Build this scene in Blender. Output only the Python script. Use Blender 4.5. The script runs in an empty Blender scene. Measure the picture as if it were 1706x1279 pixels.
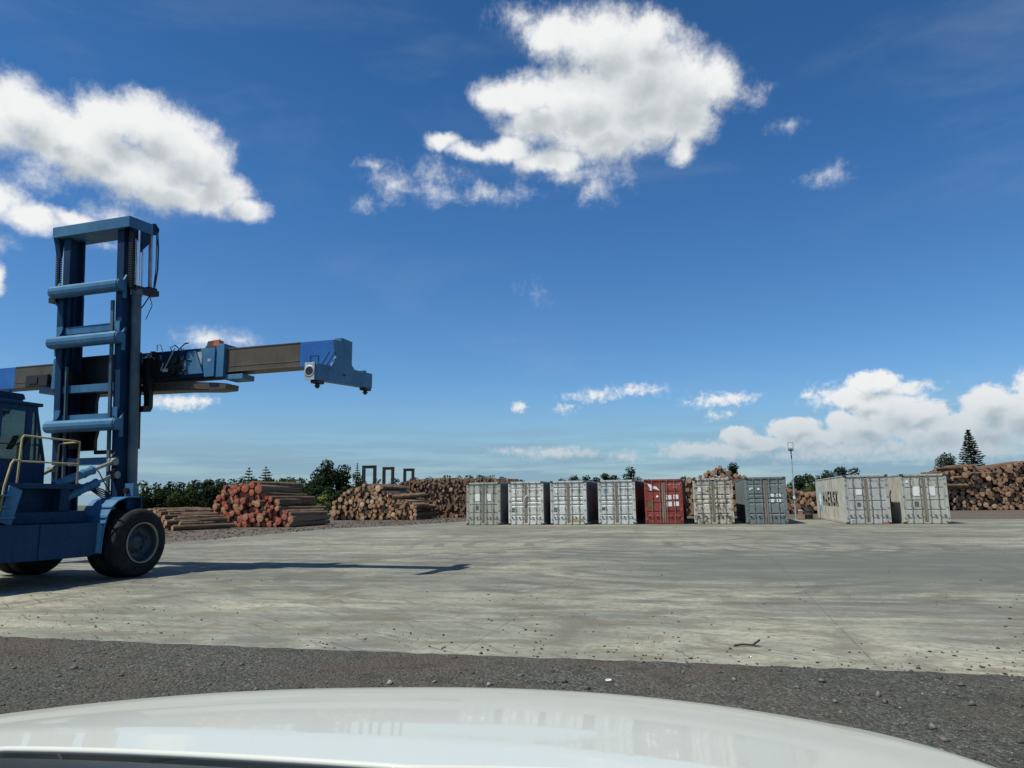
import bpy, bmesh, math, random
import numpy as np
from mathutils import Vector, Matrix

C = bpy.data.collections.new('scene_content')
bpy.context.scene.collection.children.link(C)
RND = random.Random(7)
rad = math.radians

# ------------------------------------------------------------------ camera
CAM_H = 1.70
PITCH, ROLL = rad(9.25), rad(-0.72)
cam_data = bpy.data.cameras.new('camera')
cam_data.sensor_fit = 'HORIZONTAL'
cam_data.sensor_width = 36.0
cam_data.lens = 36.0 * 1182.0 / 1706.0
cam_data.clip_start = 0.05
cam_data.clip_end = 6000
cam = bpy.data.objects.new('camera', cam_data)
C.objects.link(cam)
CAM_R = (Matrix.Rotation(rad(90) + PITCH, 4, 'X') @ Matrix.Rotation(ROLL, 4, 'Z'))
cam.matrix_world = Matrix.Translation((0, 0, CAM_H)) @ CAM_R
bpy.context.scene.camera = cam


def ray(u, v):
    return (CAM_R.to_3x3() @ Vector((u - 853.0, -(v - 639.5), -1182.0)))


def gnd(u, v):
    d = ray(u, v)
    t = -CAM_H / d.z
    return Vector((d.x * t, d.y * t, 0))


def atd(u, v, Y):
    d = ray(u, v)
    t = Y / d.y
    return Vector((d.x * t, Y, CAM_H + d.z * t))


def azel(u, v):
    d = ray(u, v).normalized()
    return math.degrees(math.atan2(d.x, d.y)), math.degrees(math.asin(d.z))


# ------------------------------------------------------------------ exposure, sun, sky
sc = bpy.context.scene
sc.view_settings.view_transform = 'Standard'
sc.view_settings.look = 'None'
sc.view_settings.gamma = 1.0
sc.view_settings.use_curve_mapping = False
sc.view_settings.exposure = 0.08
sc.cycles.max_bounces = 8
sc.cycles.transparent_max_bounces = 16
sc.render.film_transparent = False

SUN_AZ, SUN_EL = rad(242), rad(60)
sd = Vector((math.sin(SUN_AZ) * math.cos(SUN_EL), math.cos(SUN_AZ) * math.cos(SUN_EL), math.sin(SUN_EL)))
sl = bpy.data.lights.new('sun', 'SUN')
sl.energy = 4.8
sl.angle = rad(0.53)
sl.color = (1.0, 0.97, 0.86)
so = bpy.data.objects.new('sun', sl)
so.rotation_euler = (-sd).to_track_quat('-Z', 'Y').to_euler()
C.objects.link(so)


# ---- small node helper
class NT:
    def __init__(self, tree):
        self.t = tree

    def n(self, typ, **kw):
        nd = self.t.nodes.new(typ)
        for k, v in kw.items():
            if k.startswith('i_'):
                key = k[2:]
                key = int(key) if key.isdigit() else key
                self.set(nd.inputs[key], v)
            else:
                setattr(nd, k, v)
        return nd

    def set(self, sock, v):
        if hasattr(v, 'is_output') or isinstance(v, bpy.types.NodeSocket):
            self.t.links.new(v, sock)
        else:
            if sock.type == 'RGBA' and hasattr(v, '__len__') and len(v) == 3:
                v = (*v, 1)
            sock.default_value = v

    def math(self, op, a, b=None, c=None, clamp=False):
        nd = self.t.nodes.new('ShaderNodeMath')
        nd.operation = op
        nd.use_clamp = clamp
        self.set(nd.inputs[0], a)
        if b is not None:
            self.set(nd.inputs[1], b)
        if c is not None:
            self.set(nd.inputs[2], c)
        return nd.outputs[0]

    def vmath(self, op, a, b=None, out=0):
        nd = self.t.nodes.new('ShaderNodeVectorMath')
        nd.operation = op
        self.set(nd.inputs[0], a)
        if b is not None:
            if op == 'SCALE':
                self.set(nd.inputs['Scale'], b)
            else:
                self.set(nd.inputs[1], b)
        return nd.outputs[out]

    def noise(self, vec, scale, detail=4, rough=0.5, lac=2.0, dist=0.0, color=False):
        nd = self.n('ShaderNodeTexNoise')
        if vec is not None:
            self.set(nd.inputs['Vector'], vec)
        self.set(nd.inputs['Scale'], scale)
        nd.inputs['Detail'].default_value = detail
        nd.inputs['Roughness'].default_value = rough
        nd.inputs['Lacunarity'].default_value = lac
        nd.inputs['Distortion'].default_value = dist
        return nd.outputs['Color' if color else 'Fac']

    def mix(self, fac, a, b, blend='MIX'):
        nd = self.n('ShaderNodeMix', data_type='RGBA', blend_type=blend)
        self.set(nd.inputs[0], fac)
        self.set(nd.inputs[6], a)
        self.set(nd.inputs[7], b)
        return nd.outputs[2]

    def sstep(self, x, lo, hi, a=0.0, b=1.0, smooth=True):
        nd = self.n('ShaderNodeMapRange', interpolation_type='SMOOTHSTEP' if smooth else 'LINEAR')
        self.set(nd.inputs[0], x)
        for i, v in ((1, lo), (2, hi), (3, a), (4, b)):
            self.set(nd.inputs[i], v)
        return nd.outputs[0]

    def scalev(self, vec, s):
        return self.vmath('MULTIPLY', vec, tuple(s))

    def ramp(self, fac, stops):
        nd = self.n('ShaderNodeValToRGB')
        self.set(nd.inputs[0], fac)
        el = nd.color_ramp.elements
        while len(el) < len(stops):
            el.new(0.5)
        for e, (p, c) in zip(el, stops):
            e.position = p
            e.color = (*c, 1) if len(c) == 3 else c
        return nd.outputs[0]


# ---- clouds: (pixel x, pixel y, radius x, radius y, weight) turned into azimuth/elevation on the real sky
BLOBS = [
    # big cumulus high in the middle
    (925, 62, 72, 50, 1), (1000, 66, 110, 62, 1), (1062, 108, 118, 84, 1), (1125, 145, 98, 86, 1), (962, 160, 120, 62, 1),
    (880, 162, 92, 46, 1), (828, 160, 50, 34, 1), (1000, 196, 130, 54, .95), (1148, 200, 52, 56, 1), (1138, 246, 30, 36, .9),
    (872, 34, 46, 26, .62), (1195, 140, 44, 60, .95), (1240, 155, 34, 26, .42), (1075, 55, 70, 46, 1), (1010, 225, 130, 52, .95), (900, 205, 90, 44, .9), (1080, 200, 90, 60, .95), (1060, 150, 120, 70, 1),
    (735, 240, 38, 18, .9), (790, 254, 58, 17, .8), (842, 252, 66, 26, .95), (922, 266, 86, 26, .95), (1002, 240, 70, 50, .7),
    (968, 288, 72, 18, .7), (996, 310, 42, 22, .66), 
    (655, 303, 44, 24, .58), (722, 286, 52, 20, .55), (745, 330, 40, 16, .45), (800, 322, 46, 16, .48), (848, 325, 40, 14, .42), (622, 270, 24, 10, .4),
    (612, 340, 22, 14, .32), (690, 318, 60, 18, .4),
    # big cumulus on the left
    (40, 178, 78, 58, 1), (-20, 200, 90, 80, 1), (110, 232, 100, 66, 1), (90, 200, 60, 40, 1), (150, 225, 80, 50, 1), (188, 196, 74, 56, 1), (246, 205, 90, 60, 1),
    (296, 240, 88, 62, 1), (338, 275, 66, 62, 1), (372, 318, 62, 42, 1), (412, 350, 46, 24, .85), (250, 290, 140, 62, 1),
    (170, 270, 110, 58, 1), (310, 325, 124, 36, 1), (64, 272, 50, 50, .66),
    (-10, 335, 60, 46, .95), (50, 362, 90, 26, .9), (130, 368, 76, 22, .85), (185, 362, 50, 20, .7), (-4, 460, 16, 34, .8),
    (178, 402, 30, 14, .5), (350, 562, 44, 20, .68), (396, 566, 34, 14, .5), (300, 670, 40, 12, .6), (340, 667, 14, 8, .45),
    # small ones
    (1312, 210, 26, 11, .48), (1375, 292, 36, 16, .42), (863, 679, 11, 8, .55), (942, 679, 15, 8, .36), (1000, 657, 42, 9, .44),
    (1062, 650, 36, 10, .44), (1200, 664, 50, 10, .52), (1195, 690, 20, 7, .36), (890, 482, 18, 16, .2),
    (1350, 655, 14, 8, .5), (1385, 662, 34, 18, .42),
    # cumulus bank low on the right
    (1452, 636, 50, 22, .9), (1500, 648, 42, 13, .6), (1412, 662, 30, 20, .95), (1440, 672, 34, 22, .85), (1436, 714, 62, 30, 1),
    (1400, 702, 28, 20, .95), (1492, 690, 68, 42, .85), (1530, 688, 54, 26, .9), (1560, 716, 70, 26, .9), (1648, 676, 44, 40, 1),
    (1695, 690, 50, 40, 1), (1640, 708, 70, 34, .95), (1228, 726, 32, 18, .9), (1262, 738, 52, 14, .85), (1322, 715, 48, 22, .9),
    (1345, 732, 64, 20, .85), (1152, 750, 46, 12, .68), (1210, 750, 60, 14, .66), (1420, 748, 130, 18, .55), (1600, 745, 120, 22, .6),
    (930, 755, 60, 9, .5), (1040, 760, 24, 8, .42), (860, 752, 40, 6, .36), (1750, 640, 60, 50, .9),
    (1850, 660, 120, 60, .9), (-130, 230, 130, 90, .9), (-300, 640, 160, 50, .7), (2050, 200, 160, 80, .9),
    (-100, 380, 110, 40, .8),
]
# generic far clouds on the rest of the sky (degrees)
EXTRA = [(95, 16, 14, 6, .9), (130, 24, 16, 7, .9), (-80, 14, 16, 6, .9), (-120, 22, 14, 6, .9), (180, 15, 18, 6, .8), (60, 62, 16, 8, .7), (-60, 66, 18, 9, .8)]


def cloud_group(simple=False):
    g = bpy.data.node_groups.new('cloud_density', 'ShaderNodeTree')
    g.interface.new_socket('P', in_out='INPUT', socket_type='NodeSocketVector')
    g.interface.new_socket('D', in_out='OUTPUT', socket_type='NodeSocketFloat')
    t = NT(g)
    gi = t.n('NodeGroupInput')
    go = t.n('NodeGroupOutput')
    P = gi.outputs[0]
    # horizon clouds are farther: finer detail near the horizon
    if simple:
        Q = t.vmath('ADD', P, t.vmath('SCALE', t.vmath('SUBTRACT', t.noise(P, 0.6, 4, .55, color=True), (.5, .5, .5)), 2.2))
    w1 = t.vmath('SCALE', t.vmath('SUBTRACT', t.noise(P, 0.30, 3, .5, color=True), (.5, .5, .5)), 2.0)
    w2 = t.vmath('SCALE', t.vmath('SUBTRACT', t.noise(P, 1.4, 4, .6, color=True), (.5, .5, .5)), .55)
    el = t.n('ShaderNodeSeparateXYZ', i_0=P).outputs[1]
    amp = t.sstep(el, 2, 18, 0.30, 1.0)
    W = t.vmath('SCALE', t.vmath('ADD', w1, w2), amp)
    if not simple:
        Q = t.vmath('ADD', P, t.vmath('MULTIPLY', W, (1, .8, 0)))
    cur = None
    allb = []
    for (u, v, ru, rv, w) in BLOBS:
        if w < .72:
            w, ru, rv = w * .60, ru * 1.4, rv * 1.4
        a, e = azel(u, v)
        k = 1.0 / 1182.0 * 57.3
        rr = math.hypot((u - 853) / 1182., (v - 639.5) / 1182.)
        s = 1.0 / (1 + rr * rr)
        allb.append((a, e, ru * k * s ** .75 / math.cos(rad(e)), rv * k * s ** .75, w))
    allb += EXTRA
    if simple:
        allb = [q for q in allb if q[4] >= .85 and q[2] > 1.2]
    for (a, e, ra, re, w) in allb:
        d = t.vmath('SUBTRACT', Q, (a, e, 0))
        d = t.vmath('MULTIPLY', d, (1 / ra / 1.12, 1 / re / 1.12, 0))
        ln = t.vmath('LENGTH', d, out=1)
        f = t.math('MULTIPLY_ADD', ln, -w, w)
        cur = f if cur is None else t.math('SMOOTH_MAX', cur, f, 0.12)
    if simple:
        g.links.new(cur, go.inputs[0])
        return g
    n1 = t.noise(Q, 0.55, 9, .54)
    nl = t.noise(Q, 1.5, 8, .60)
    k_ = t.sstep(el, 7, 16)
    n1 = t.math('ADD', t.math('MULTIPLY', n1, k_), t.math('MULTIPLY', nl, t.math('SUBTRACT', 1.0, k_)))
    fine = t.noise(P, 2.6, 6, .65)
    nz = t.math('ADD', t.math('MULTIPLY', t.math('SUBTRACT', n1, .55), .72), t.math('MULTIPLY', t.math('SUBTRACT', fine, .5), .30))
    out = t.math('ADD', cur, t.math('MULTIPLY', nz, t.sstep(el, 2, 14, .75, 1.0)))
    g.links.new(out, go.inputs[0])
    return g


world = bpy.data.worlds.new('World')
sc.world = world
world.use_nodes = True
world.cycles.sampling_method = 'MANUAL'
world.cycles.sample_map_resolution = 256
wt = world.node_tree
wt.nodes.clear()
W = NT(wt)
sky = W.n('ShaderNodeTexSky', sky_type='NISHITA', sun_disc=False)
sky.sun_elevation = SUN_EL
sky.sun_rotation = SUN_AZ
sky.altitude = 0
sky.air_density = 1.0
sky.dust_density = 0.3
sky.ozone_density = 2.5
skyc = W.n('ShaderNodeHueSaturation', i_Color=sky.outputs[0], i_Saturation=1.10, i_Value=1.0).outputs[0]
tc = W.n('ShaderNodeTexCoord').outputs['Generated']
sp = W.n('ShaderNodeSeparateXYZ', i_0=tc)
azn = W.math('MULTIPLY', W.math('ARCTAN2', sp.outputs[0], sp.outputs[1]), 57.2958)
eln = W.math('MULTIPLY', W.math('ARCSINE', sp.outputs[2]), 57.2958)
P = W.n('ShaderNodeCombineXYZ', i_0=azn, i_1=eln, i_2=0.0).outputs[0]
tint = W.ramp(W.math('DIVIDE', eln, 60.0, clamp=True), [(0.0, (.74, .91, 1.04)), (.16, (.62, .88, 1.10)), (.40, (.44, .80, 1.07)), (.66, (.33, .67, .90)), (1.0, (.31, .64, .88))])
skyc = W.mix(1.0, skyc, tint, 'MULTIPLY')
G = cloud_group()
g1 = W.n('ShaderNodeGroup', node_tree=G, i_0=P)
lowk = W.sstep(eln, 2, 16, .35, 1.0)
up = W.n('ShaderNodeCombineXYZ', i_0=W.math('MULTIPLY', lowk, -0.7), i_1=W.math('MULTIPLY', lowk, 1.9), i_2=0.0).outputs[0]
g2 = W.n('ShaderNodeGroup', node_tree=cloud_group(True), i_0=W.vmath('ADD', P, up))
D, D2 = g1.outputs[0], g2.outputs[0]
alpha = W.math('POWER', W.sstep(D, -0.06, W.sstep(eln, 6, 15, .26, .58)), 1.25)
haze = W.noise(W.scalev(P, (.07, .9, 0)), 1.0, 6, .6)
# high thin veil plus pale layered bank along the horizon
hz = W.math('MULTIPLY', W.sstep(eln, 1.5, 8.5, 1.0, 0.0), W.sstep(haze, .36, .60, .45, 1.15), clamp=True)
skyh = W.mix(W.math('MULTIPLY', hz, .85), skyc, (2.15, 3.55, 4.75))
veil = W.sstep(W.noise(W.scalev(P, (.035, .11, 0)), 1.0, 7, .6, dist=.4), .48, .82, 0, .16)
skyh = W.mix(veil, skyh, (5.0, 5.6, 6.2))
sh = W.math('MULTIPLY', W.sstep(D2, .18, 1.05), W.sstep(eln, 3, 14, 1.0, .85))
cn = W.noise(P, .7, 5, .5)
sh = W.math('ADD', sh, W.math('MULTIPLY', W.math('SUBTRACT', cn, .5), W.sstep(eln, 2, 14, .55, .30)), clamp=True)
ccol = W.ramp(sh, [(0.0, (8.4, 8.5, 8.5)), (.35, (7.1, 7.4, 7.5)), (1.0, (4.1, 4.6, 4.95))])
low = W.mix(W.sstep(eln, 1.5, 9, .75, 0.0), ccol, (3.0, 4.1, 4.95))
final = W.mix(alpha, skyh, low)
bg = W.n('ShaderNodeBackground', i_0=final, i_1=0.10)
wo = W.n('ShaderNodeOutputWorld')
wt.links.new(bg.outputs[0], wo.inputs[0])


# ------------------------------------------------------------------ mesh builder
class MB:
    """collects geometry; build() links it as ONE mesh object"""

    def __init__(self, xf=None):
        self.v, self.f, self.m, self.sm = [], [], [], []
        self.xf = xf

    def add(self, vs, fs, mi=0, smooth=False):
        b = len(self.v)
        for p in vs:
            p = Vector(p)
            if self.xf:
                p = self.xf(p)
            self.v.append(tuple(p))
        for f in fs:
            self.f.append([b + i for i in f])
            self.m.append(mi)
            self.sm.append(smooth)
        return self

    def box(self, x0, x1, y0, y1, z0, z1, mi=0, ch=0.0):
        if x0 > x1: x0, x1 = x1, x0
        if y0 > y1: y0, y1 = y1, y0
        if z0 > z1: z0, z1 = z1, z0
        if ch <= 0:
            vs = [(x0, y0, z0), (x1, y0, z0), (x1, y1, z0), (x0, y1, z0), (x0, y0, z1), (x1, y0, z1), (x1, y1, z1), (x0, y1, z1)]
            fs = [(0, 3, 2, 1), (4, 5, 6, 7), (0, 1, 5, 4), (1, 2, 6, 5), (2, 3, 7, 6), (3, 0, 4, 7)]
            return self.add(vs, fs, mi)
        bm = bmesh.new()
        r = bmesh.ops.create_cube(bm, size=1.0)
        for v in bm.verts:
            v.co = Vector(((x0 + x1) / 2 + v.co.x * (x1 - x0), (y0 + y1) / 2 + v.co.y * (y1 - y0), (z0 + z1) / 2 + v.co.z * (z1 - z0)))
        bmesh.ops.bevel(bm, geom=list(bm.edges), offset=min(ch, .45 * min(x1 - x0, y1 - y0, z1 - z0)), segments=2, affect='EDGES', profile=.6)
        self.frombm(bm, mi)
        return self

    def frombm(self, bm, mi=0, smooth=False):
        bm.verts.index_update()
        self.add([v.co.copy() for v in bm.verts], [[v.index for v in f.verts] for f in bm.faces], mi, smooth)
        bm.free()

    def obox(self, p0, p1, w, h, mi=0, up=(0, 0, 1)):
        """bar of width w (sideways) and height h from p0 to p1"""
        p0, p1 = Vector(p0), Vector(p1)
        d = (p1 - p0).normalized()
        u = Vector(up)
        if abs(d.dot(u)) > .98: u = Vector((0, 1, 0))
        s = d.cross(u).normalized()
        u = s.cross(d).normalized()
        vs = []
        for p in (p0, p1):
            for a, b in ((-1, -1), (1, -1), (1, 1), (-1, 1)):
                vs.append(p + s * a * w / 2 + u * b * h / 2)
        self.add(vs, [(0, 1, 2, 3), (7, 6, 5, 4), (0, 4, 5, 1), (1, 5, 6, 2), (2, 6, 7, 3), (3, 7, 4, 0)], mi)
        return self

    def cyl(self, p0, p1, r0, r1=None, n=12, mi=0, caps=True, smooth=True):
        r1 = r0 if r1 is None else r1
        p0, p1 = Vector(p0), Vector(p1)
        d = (p1 - p0).normalized()
        u = Vector((0, 0, 1)) if abs(d.z) < .95 else Vector((1, 0, 0))
        s = d.cross(u).normalized()
        u = s.cross(d)
        vs = []
        for p, r in ((p0, r0), (p1, r1)):
            for i in range(n):
                a = 2 * math.pi * i / n
                vs.append(p + (s * math.cos(a) + u * math.sin(a)) * r)
        self.add(vs, [(i, (i + 1) % n, n + (i + 1) % n, n + i) for i in range(n)], mi, smooth)
        if caps:
            self.add(vs, [list(range(n - 1, -1, -1)), list(range(n, 2 * n))], mi, False)
        return self

    def tube(self, pts, r, n=8, mi=0):
        pts = [Vector(p) for p in pts]
        vs = []
        prev = None
        for i, p in enumerate(pts):
            d = (pts[min(i + 1, len(pts) - 1)] - pts[max(i - 1, 0)]).normalized()
            u = prev if prev is not None else (Vector((0, 0, 1)) if abs(d.z) < .9 else Vector((1, 0, 0)))
            s = d.cross(u).normalized()
            u = s.cross(d).normalized()
            prev = u
            for k in range(n):
                a = 2 * math.pi * k / n
                vs.append(p + (s * math.cos(a) + u * math.sin(a)) * r)
        fs = []
        for i in range(len(pts) - 1):
            for k in range(n):
                fs.append((i * n + k, i * n + (k + 1) % n, (i + 1) * n + (k + 1) % n, (i + 1) * n + k))
        self.add(vs, fs, mi, True)
        self.add(vs, [list(range(n - 1, -1, -1)), list(range((len(pts) - 1) * n, len(pts) * n))], mi, False)
        return self

    def prism(self, poly, axis, a, b, mi=0):
        """extrude polygon along axis; poly coords are the two other axes in x,y,z order"""
        n = len(poly)

        def mk(p, t):
            return {'x': (t, p[0], p[1]), 'y': (p[0], t, p[1]), 'z': (p[0], p[1], t)}[axis]
        vs = [mk(p, a) for p in poly] + [mk(p, b) for p in poly]
        fs = [list(range(n - 1, -1, -1)), list(range(n, 2 * n))] + [(i, (i + 1) % n, n + (i + 1) % n, n + i) for i in range(n)]
        return self.add(vs, fs, mi)

    def lathe(self, prof, c, axis='x', n=40, mi=0, smooth=True, close=False):
        """prof: list of (t along axis, radius)"""
        c = Vector(c)
        vs = []
        for (t, r) in prof:
            for k in range(n):
                a = 2 * math.pi * k / n
                o = {'x': (t, r * math.cos(a), r * math.sin(a)), 'y': (r * math.cos(a), t, r * math.sin(a)), 'z': (r * math.cos(a), r * math.sin(a), t)}[axis]
                vs.append(c + Vector(o))
        fs = []
        m = len(prof)
        for i in range(m - 1 + (1 if close else 0)):
            j = (i + 1) % m
            for k in range(n):
                fs.append((i * n + k, i * n + (k + 1) % n, j * n + (k + 1) % n, j * n + k))
        return self.add(vs, fs, mi, smooth)

    def build(self, name, mats, parent=None, recalc=True):
        me = bpy.data.meshes.new(name)
        me.from_pydata(self.v, [], self.f)
        if not isinstance(mats, (list, tuple)):
            mats = [mats]
        for m in mats:
            me.materials.append(m)
        me.polygons.foreach_set('material_index', self.m)
        me.polygons.foreach_set('use_smooth', self.sm)
        if recalc:
            bm = bmesh.new()
            bm.from_mesh(me)
            bmesh.ops.recalc_face_normals(bm, faces=bm.faces)
            bm.to_mesh(me)
            bm.free()
        me.update()
        o = bpy.data.objects.new(name, me)
        C.objects.link(o)
        if parent is not None:
            o.parent = parent
        return o


def fastmesh(name, V, F, mats, midx=None, smooth=False, parent=None):
    V = np.asarray(V, np.float32)
    F = np.asarray(F, np.int32)
    me = bpy.data.meshes.new(name)
    me.vertices.add(len(V))
    me.vertices.foreach_set('co', V.ravel())
    k = F.shape[1]
    me.loops.add(F.size)
    me.loops.foreach_set('vertex_index', F.ravel())
    me.polygons.add(len(F))
    me.polygons.foreach_set('loop_start', np.arange(len(F), dtype=np.int32) * k)
    me.polygons.foreach_set('loop_total', np.full(len(F), k, np.int32))
    for m in (mats if isinstance(mats, (list, tuple)) else [mats]):
        me.materials.append(m)
    if midx is not None:
        me.polygons.foreach_set('material_index', np.asarray(midx, np.int32))
    if smooth:
        me.polygons.foreach_set('use_smooth', np.ones(len(F), bool))
    me.update(calc_edges=True)
    o = bpy.data.objects.new(name, me)
    C.objects.link(o)
    if parent is not None:
        o.parent = parent
    return o


def tag(o, label=None, cat=None, group=None, kind=None):
    if label: o['label'] = label
    if cat: o['category'] = cat
    if group: o['group'] = group
    if kind: o['kind'] = kind
    return o


def empty(name, loc=(0, 0, 0), rz=0.0):
    o = bpy.data.objects.new(name, None)
    o.location = loc
    o.rotation_euler = (0, 0, rz)
    C.objects.link(o)
    return o


# ------------------------------------------------------------------ materials
def newmat(name):
    m = bpy.data.materials.new(name)
    m.use_nodes = True
    m.node_tree.nodes.clear()
    t = NT(m.node_tree)
    b = t.n('ShaderNodeBsdfPrincipled')
    o = t.n('ShaderNodeOutputMaterial')
    m.node_tree.links.new(b.outputs[0], o.inputs[0])
    return m, t, b


def objc(t):
    return t.n('ShaderNodeTexCoord').outputs['Object']


def rnd_fac(t):
    a = t.n('ShaderNodeObjectInfo').outputs['Random']
    b = t.n('ShaderNodeNewGeometry').outputs['Random Per Island']
    return t.math('FRACT', t.math('MULTIPLY_ADD', b, 7.31, a))


def bump(t, b, h, strength=.3, dist=.02):
    n = t.n('ShaderNodeBump', i_Strength=strength, i_Distance=dist, i_Height=h)
    t.t.links.new(n.outputs[0], b.inputs['Normal'])


def plain(name, col, rough=.6, metal=0., var=.12, scale=6., spec=.5, coat=0.):
    m, t, b = newmat(name)
    co = objc(t)
    n = t.noise(co, scale, 6, .6)
    dk = tuple(c * (1 - var * 2) for c in col)
    lt = tuple(min(1, c * (1 + var)) for c in col)
    t.set(b.inputs['Base Color'], t.mix(t.sstep(n, .3, .7), dk, lt))
    t.set(b.inputs['Roughness'], t.sstep(n, .2, .8, rough * .85, min(1, rough * 1.15)))
    b.inputs['Metallic'].default_value = metal
    b.inputs['Specular IOR Level'].default_value = spec
    b.inputs['Coat Weight'].default_value = coat
    b.inputs['Coat Roughness'].default_value = .05
    return m


KA = .80


def painted(name, col, fade=None, rust=.15, seed=0., rough=.45, rustcol=(.09, .045, .022), dirt=.4, dirtcol=(.07, .065, .05), rscale=2.2, streak=1., coat=0.0, spec=.4):
    """weathered paint on steel: sun-faded patches, vertical dirt runs, rust spots, scratches"""
    m, t, b = newmat(name)
    co = t.vmath('ADD', objc(t), (seed * 3.1, seed * 1.7, seed * .9))
    fade = fade or tuple(min(1, c * 1.35 + .03) for c in col)
    col, fade, dirtcol = (tuple(x * KA for x in q_) for q_ in (col, fade, dirtcol))
    n1 = t.noise(co, .9, 5, .6)
    c = t.mix(t.sstep(n1, .35, .7), col, fade)
    st = t.noise(t.scalev(co, (7, 7, .55)), 1.0, 5, .6)
    c = t.mix(t.math('MULTIPLY', t.sstep(st, .48, .75), dirt * streak), c, dirtcol)
    fine = t.noise(co, 14, 6, .65)
    c = t.mix(t.math('MULTIPLY', t.sstep(fine, .5, .8), dirt * .5), c, dirtcol)
    rn = t.noise(t.scalev(co, (1, 1, .7)), rscale, 9, .72)
    r2 = t.noise(t.scalev(co, (9, 9, .8)), 1.0, 4, .6)
    rr = t.math('ADD', rn, t.math('MULTIPLY', t.math('SUBTRACT', r2, .5), .22))
    th = .86 - rust * .42
    rmask = t.sstep(rr, th - .04, th + .02)
    rcol = t.mix(t.sstep(fine, .35, .65), rustcol, tuple(min(1, x * 2.2) for x in rustcol))
    c = t.mix(rmask, c, rcol)
    t.set(b.inputs['Base Color'], c)
    t.set(b.inputs['Roughness'], t.math('ADD', t.math('MULTIPLY', rmask, .4), t.sstep(fine, .3, .7, rough * .8, rough * 1.3), clamp=True))
    b.inputs['Specular IOR Level'].default_value = spec
    b.inputs['Coat Weight'].default_value = coat
    bump(t, b, t.math('ADD', t.math('MULTIPLY', rmask, .4), fine), .25, .006)
    return m


M = {}
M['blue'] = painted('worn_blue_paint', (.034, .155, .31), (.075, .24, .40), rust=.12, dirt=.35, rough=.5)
M['blue_dark'] = painted('shaded_grimy_blue_paint', (.005, .034, .090), (.010, .055, .125), rust=.16, dirt=.45, dirtcol=(.008, .012, .018), rough=.6, spec=.2)  # greasy copy of the worn blue, with shade put into the colour
M['blue_side'] = painted('shaded_blue_side_paint', (.005, .040, .110), (.009, .055, .135), rust=.10, dirt=.4, dirtcol=(.012, .022, .035), rough=.55, spec=.22)  # worn blue darkened so the colour carries the shade of the unlit side
M['blue_cyl'] = painted('lit_faded_blue_paint', (.050, .10, .14), (.13, .18, .19), rust=.12, dirt=.4, rough=.5)  # faded blue-grey, paled so the colour carries the sunlit strip on the cylinders
M['blue_bright'] = painted('fresh_blue_paint', (.015, .12, .42), (.03, .17, .48), rust=.14, dirt=.25, rough=.4, rustcol=(.05, .04, .03))
M['arm'] = painted('greasy_steel_arm', (.078, .062, .042), (.12, .098, .068), rust=.35, dirt=.5, rough=.45, rustcol=(.045, .03, .02), dirtcol=(.03, .027, .022))
M['dark'] = painted('greasy_black_steel', (.010, .011, .013), (.022, .024, .028), rust=.2, dirt=.3, dirtcol=(.02, .018, .015), rough=.5)
M['chrome'] = plain('chromed_rod', (.62, .64, .66), .22, .9, .05)
M['pale_steel'] = plain('pale_galvanised_steel', (.42, .46, .48), .5, .3, .15)
M['rail'] = painted('faded_yellow_paint', (.42, .34, .14), (.52, .46, .28), rust=.3, dirt=.45, rough=.6)
M['hose'] = plain('black_rubber_hose', (.012, .012, .013), .5)
M['orange'] = plain('orange_lamp_lens', (.55, .13, .02), .35)
M['white_paint'] = plain('white_sticker', (.78, .78, .75), .6, 0, .05, 9)
M['green_sticker'] = plain('green_sticker', (.10, .26, .16), .6)
M['stanchion'] = painted('rusty_brown_stanchion', (.028, .018, .018), (.05, .028, .024), rust=.4, dirt=.4, rustcol=(.07, .025, .015))


def rubber():
    m, t, b = newmat('dusty_tyre_rubber')
    co = objc(t)
    n = t.noise(co, 7, 7, .65)
    n2 = t.noise(co, 40, 3, .6)
    t.set(b.inputs['Base Color'], t.mix(t.sstep(n, .4, .75, 0, .7), (.011, .012, .012), (.045, .043, .038)))
    b.inputs['Roughness'].default_value = .82
    b.inputs['Specular IOR Level'].default_value = .25
    bump(t, b, n2, .4, .004)
    return m


M['rubber'] = rubber()


def glass():
    m = bpy.data.materials.new('tinted_cab_glass')
    m.use_nodes = True
    m.node_tree.nodes.clear()
    t = NT(m.node_tree)
    tr = t.n('ShaderNodeBsdfTransparent', i_0=(.87, .975, .92, 1))
    gl = t.n('ShaderNodeBsdfGlossy', i_Roughness=.03, i_Color=(1, 1, 1, 1))
    fr = t.n('ShaderNodeFresnel', i_IOR=1.45)
    mx = t.n('ShaderNodeMixShader', i_0=fr.outputs[0], i_1=tr.outputs[0], i_2=gl.outputs[0])
    o = t.n('ShaderNodeOutputMaterial')
    m.node_tree.links.new(mx.outputs[0], o.inputs[0])
    return m


M['glass'] = glass()

AZ = rad(15.5)            # the yard grid: containers, slab joints and stacks run along this azimuth


def yardv(t):
    """world position turned into the yard grid"""
    co = t.n('ShaderNodeNewGeometry').outputs['Position']
    r = t.n('ShaderNodeVectorRotate', rotation_type='Z_AXIS', i_Vector=co, i_Angle=AZ)
    return r.outputs[0]


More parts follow.
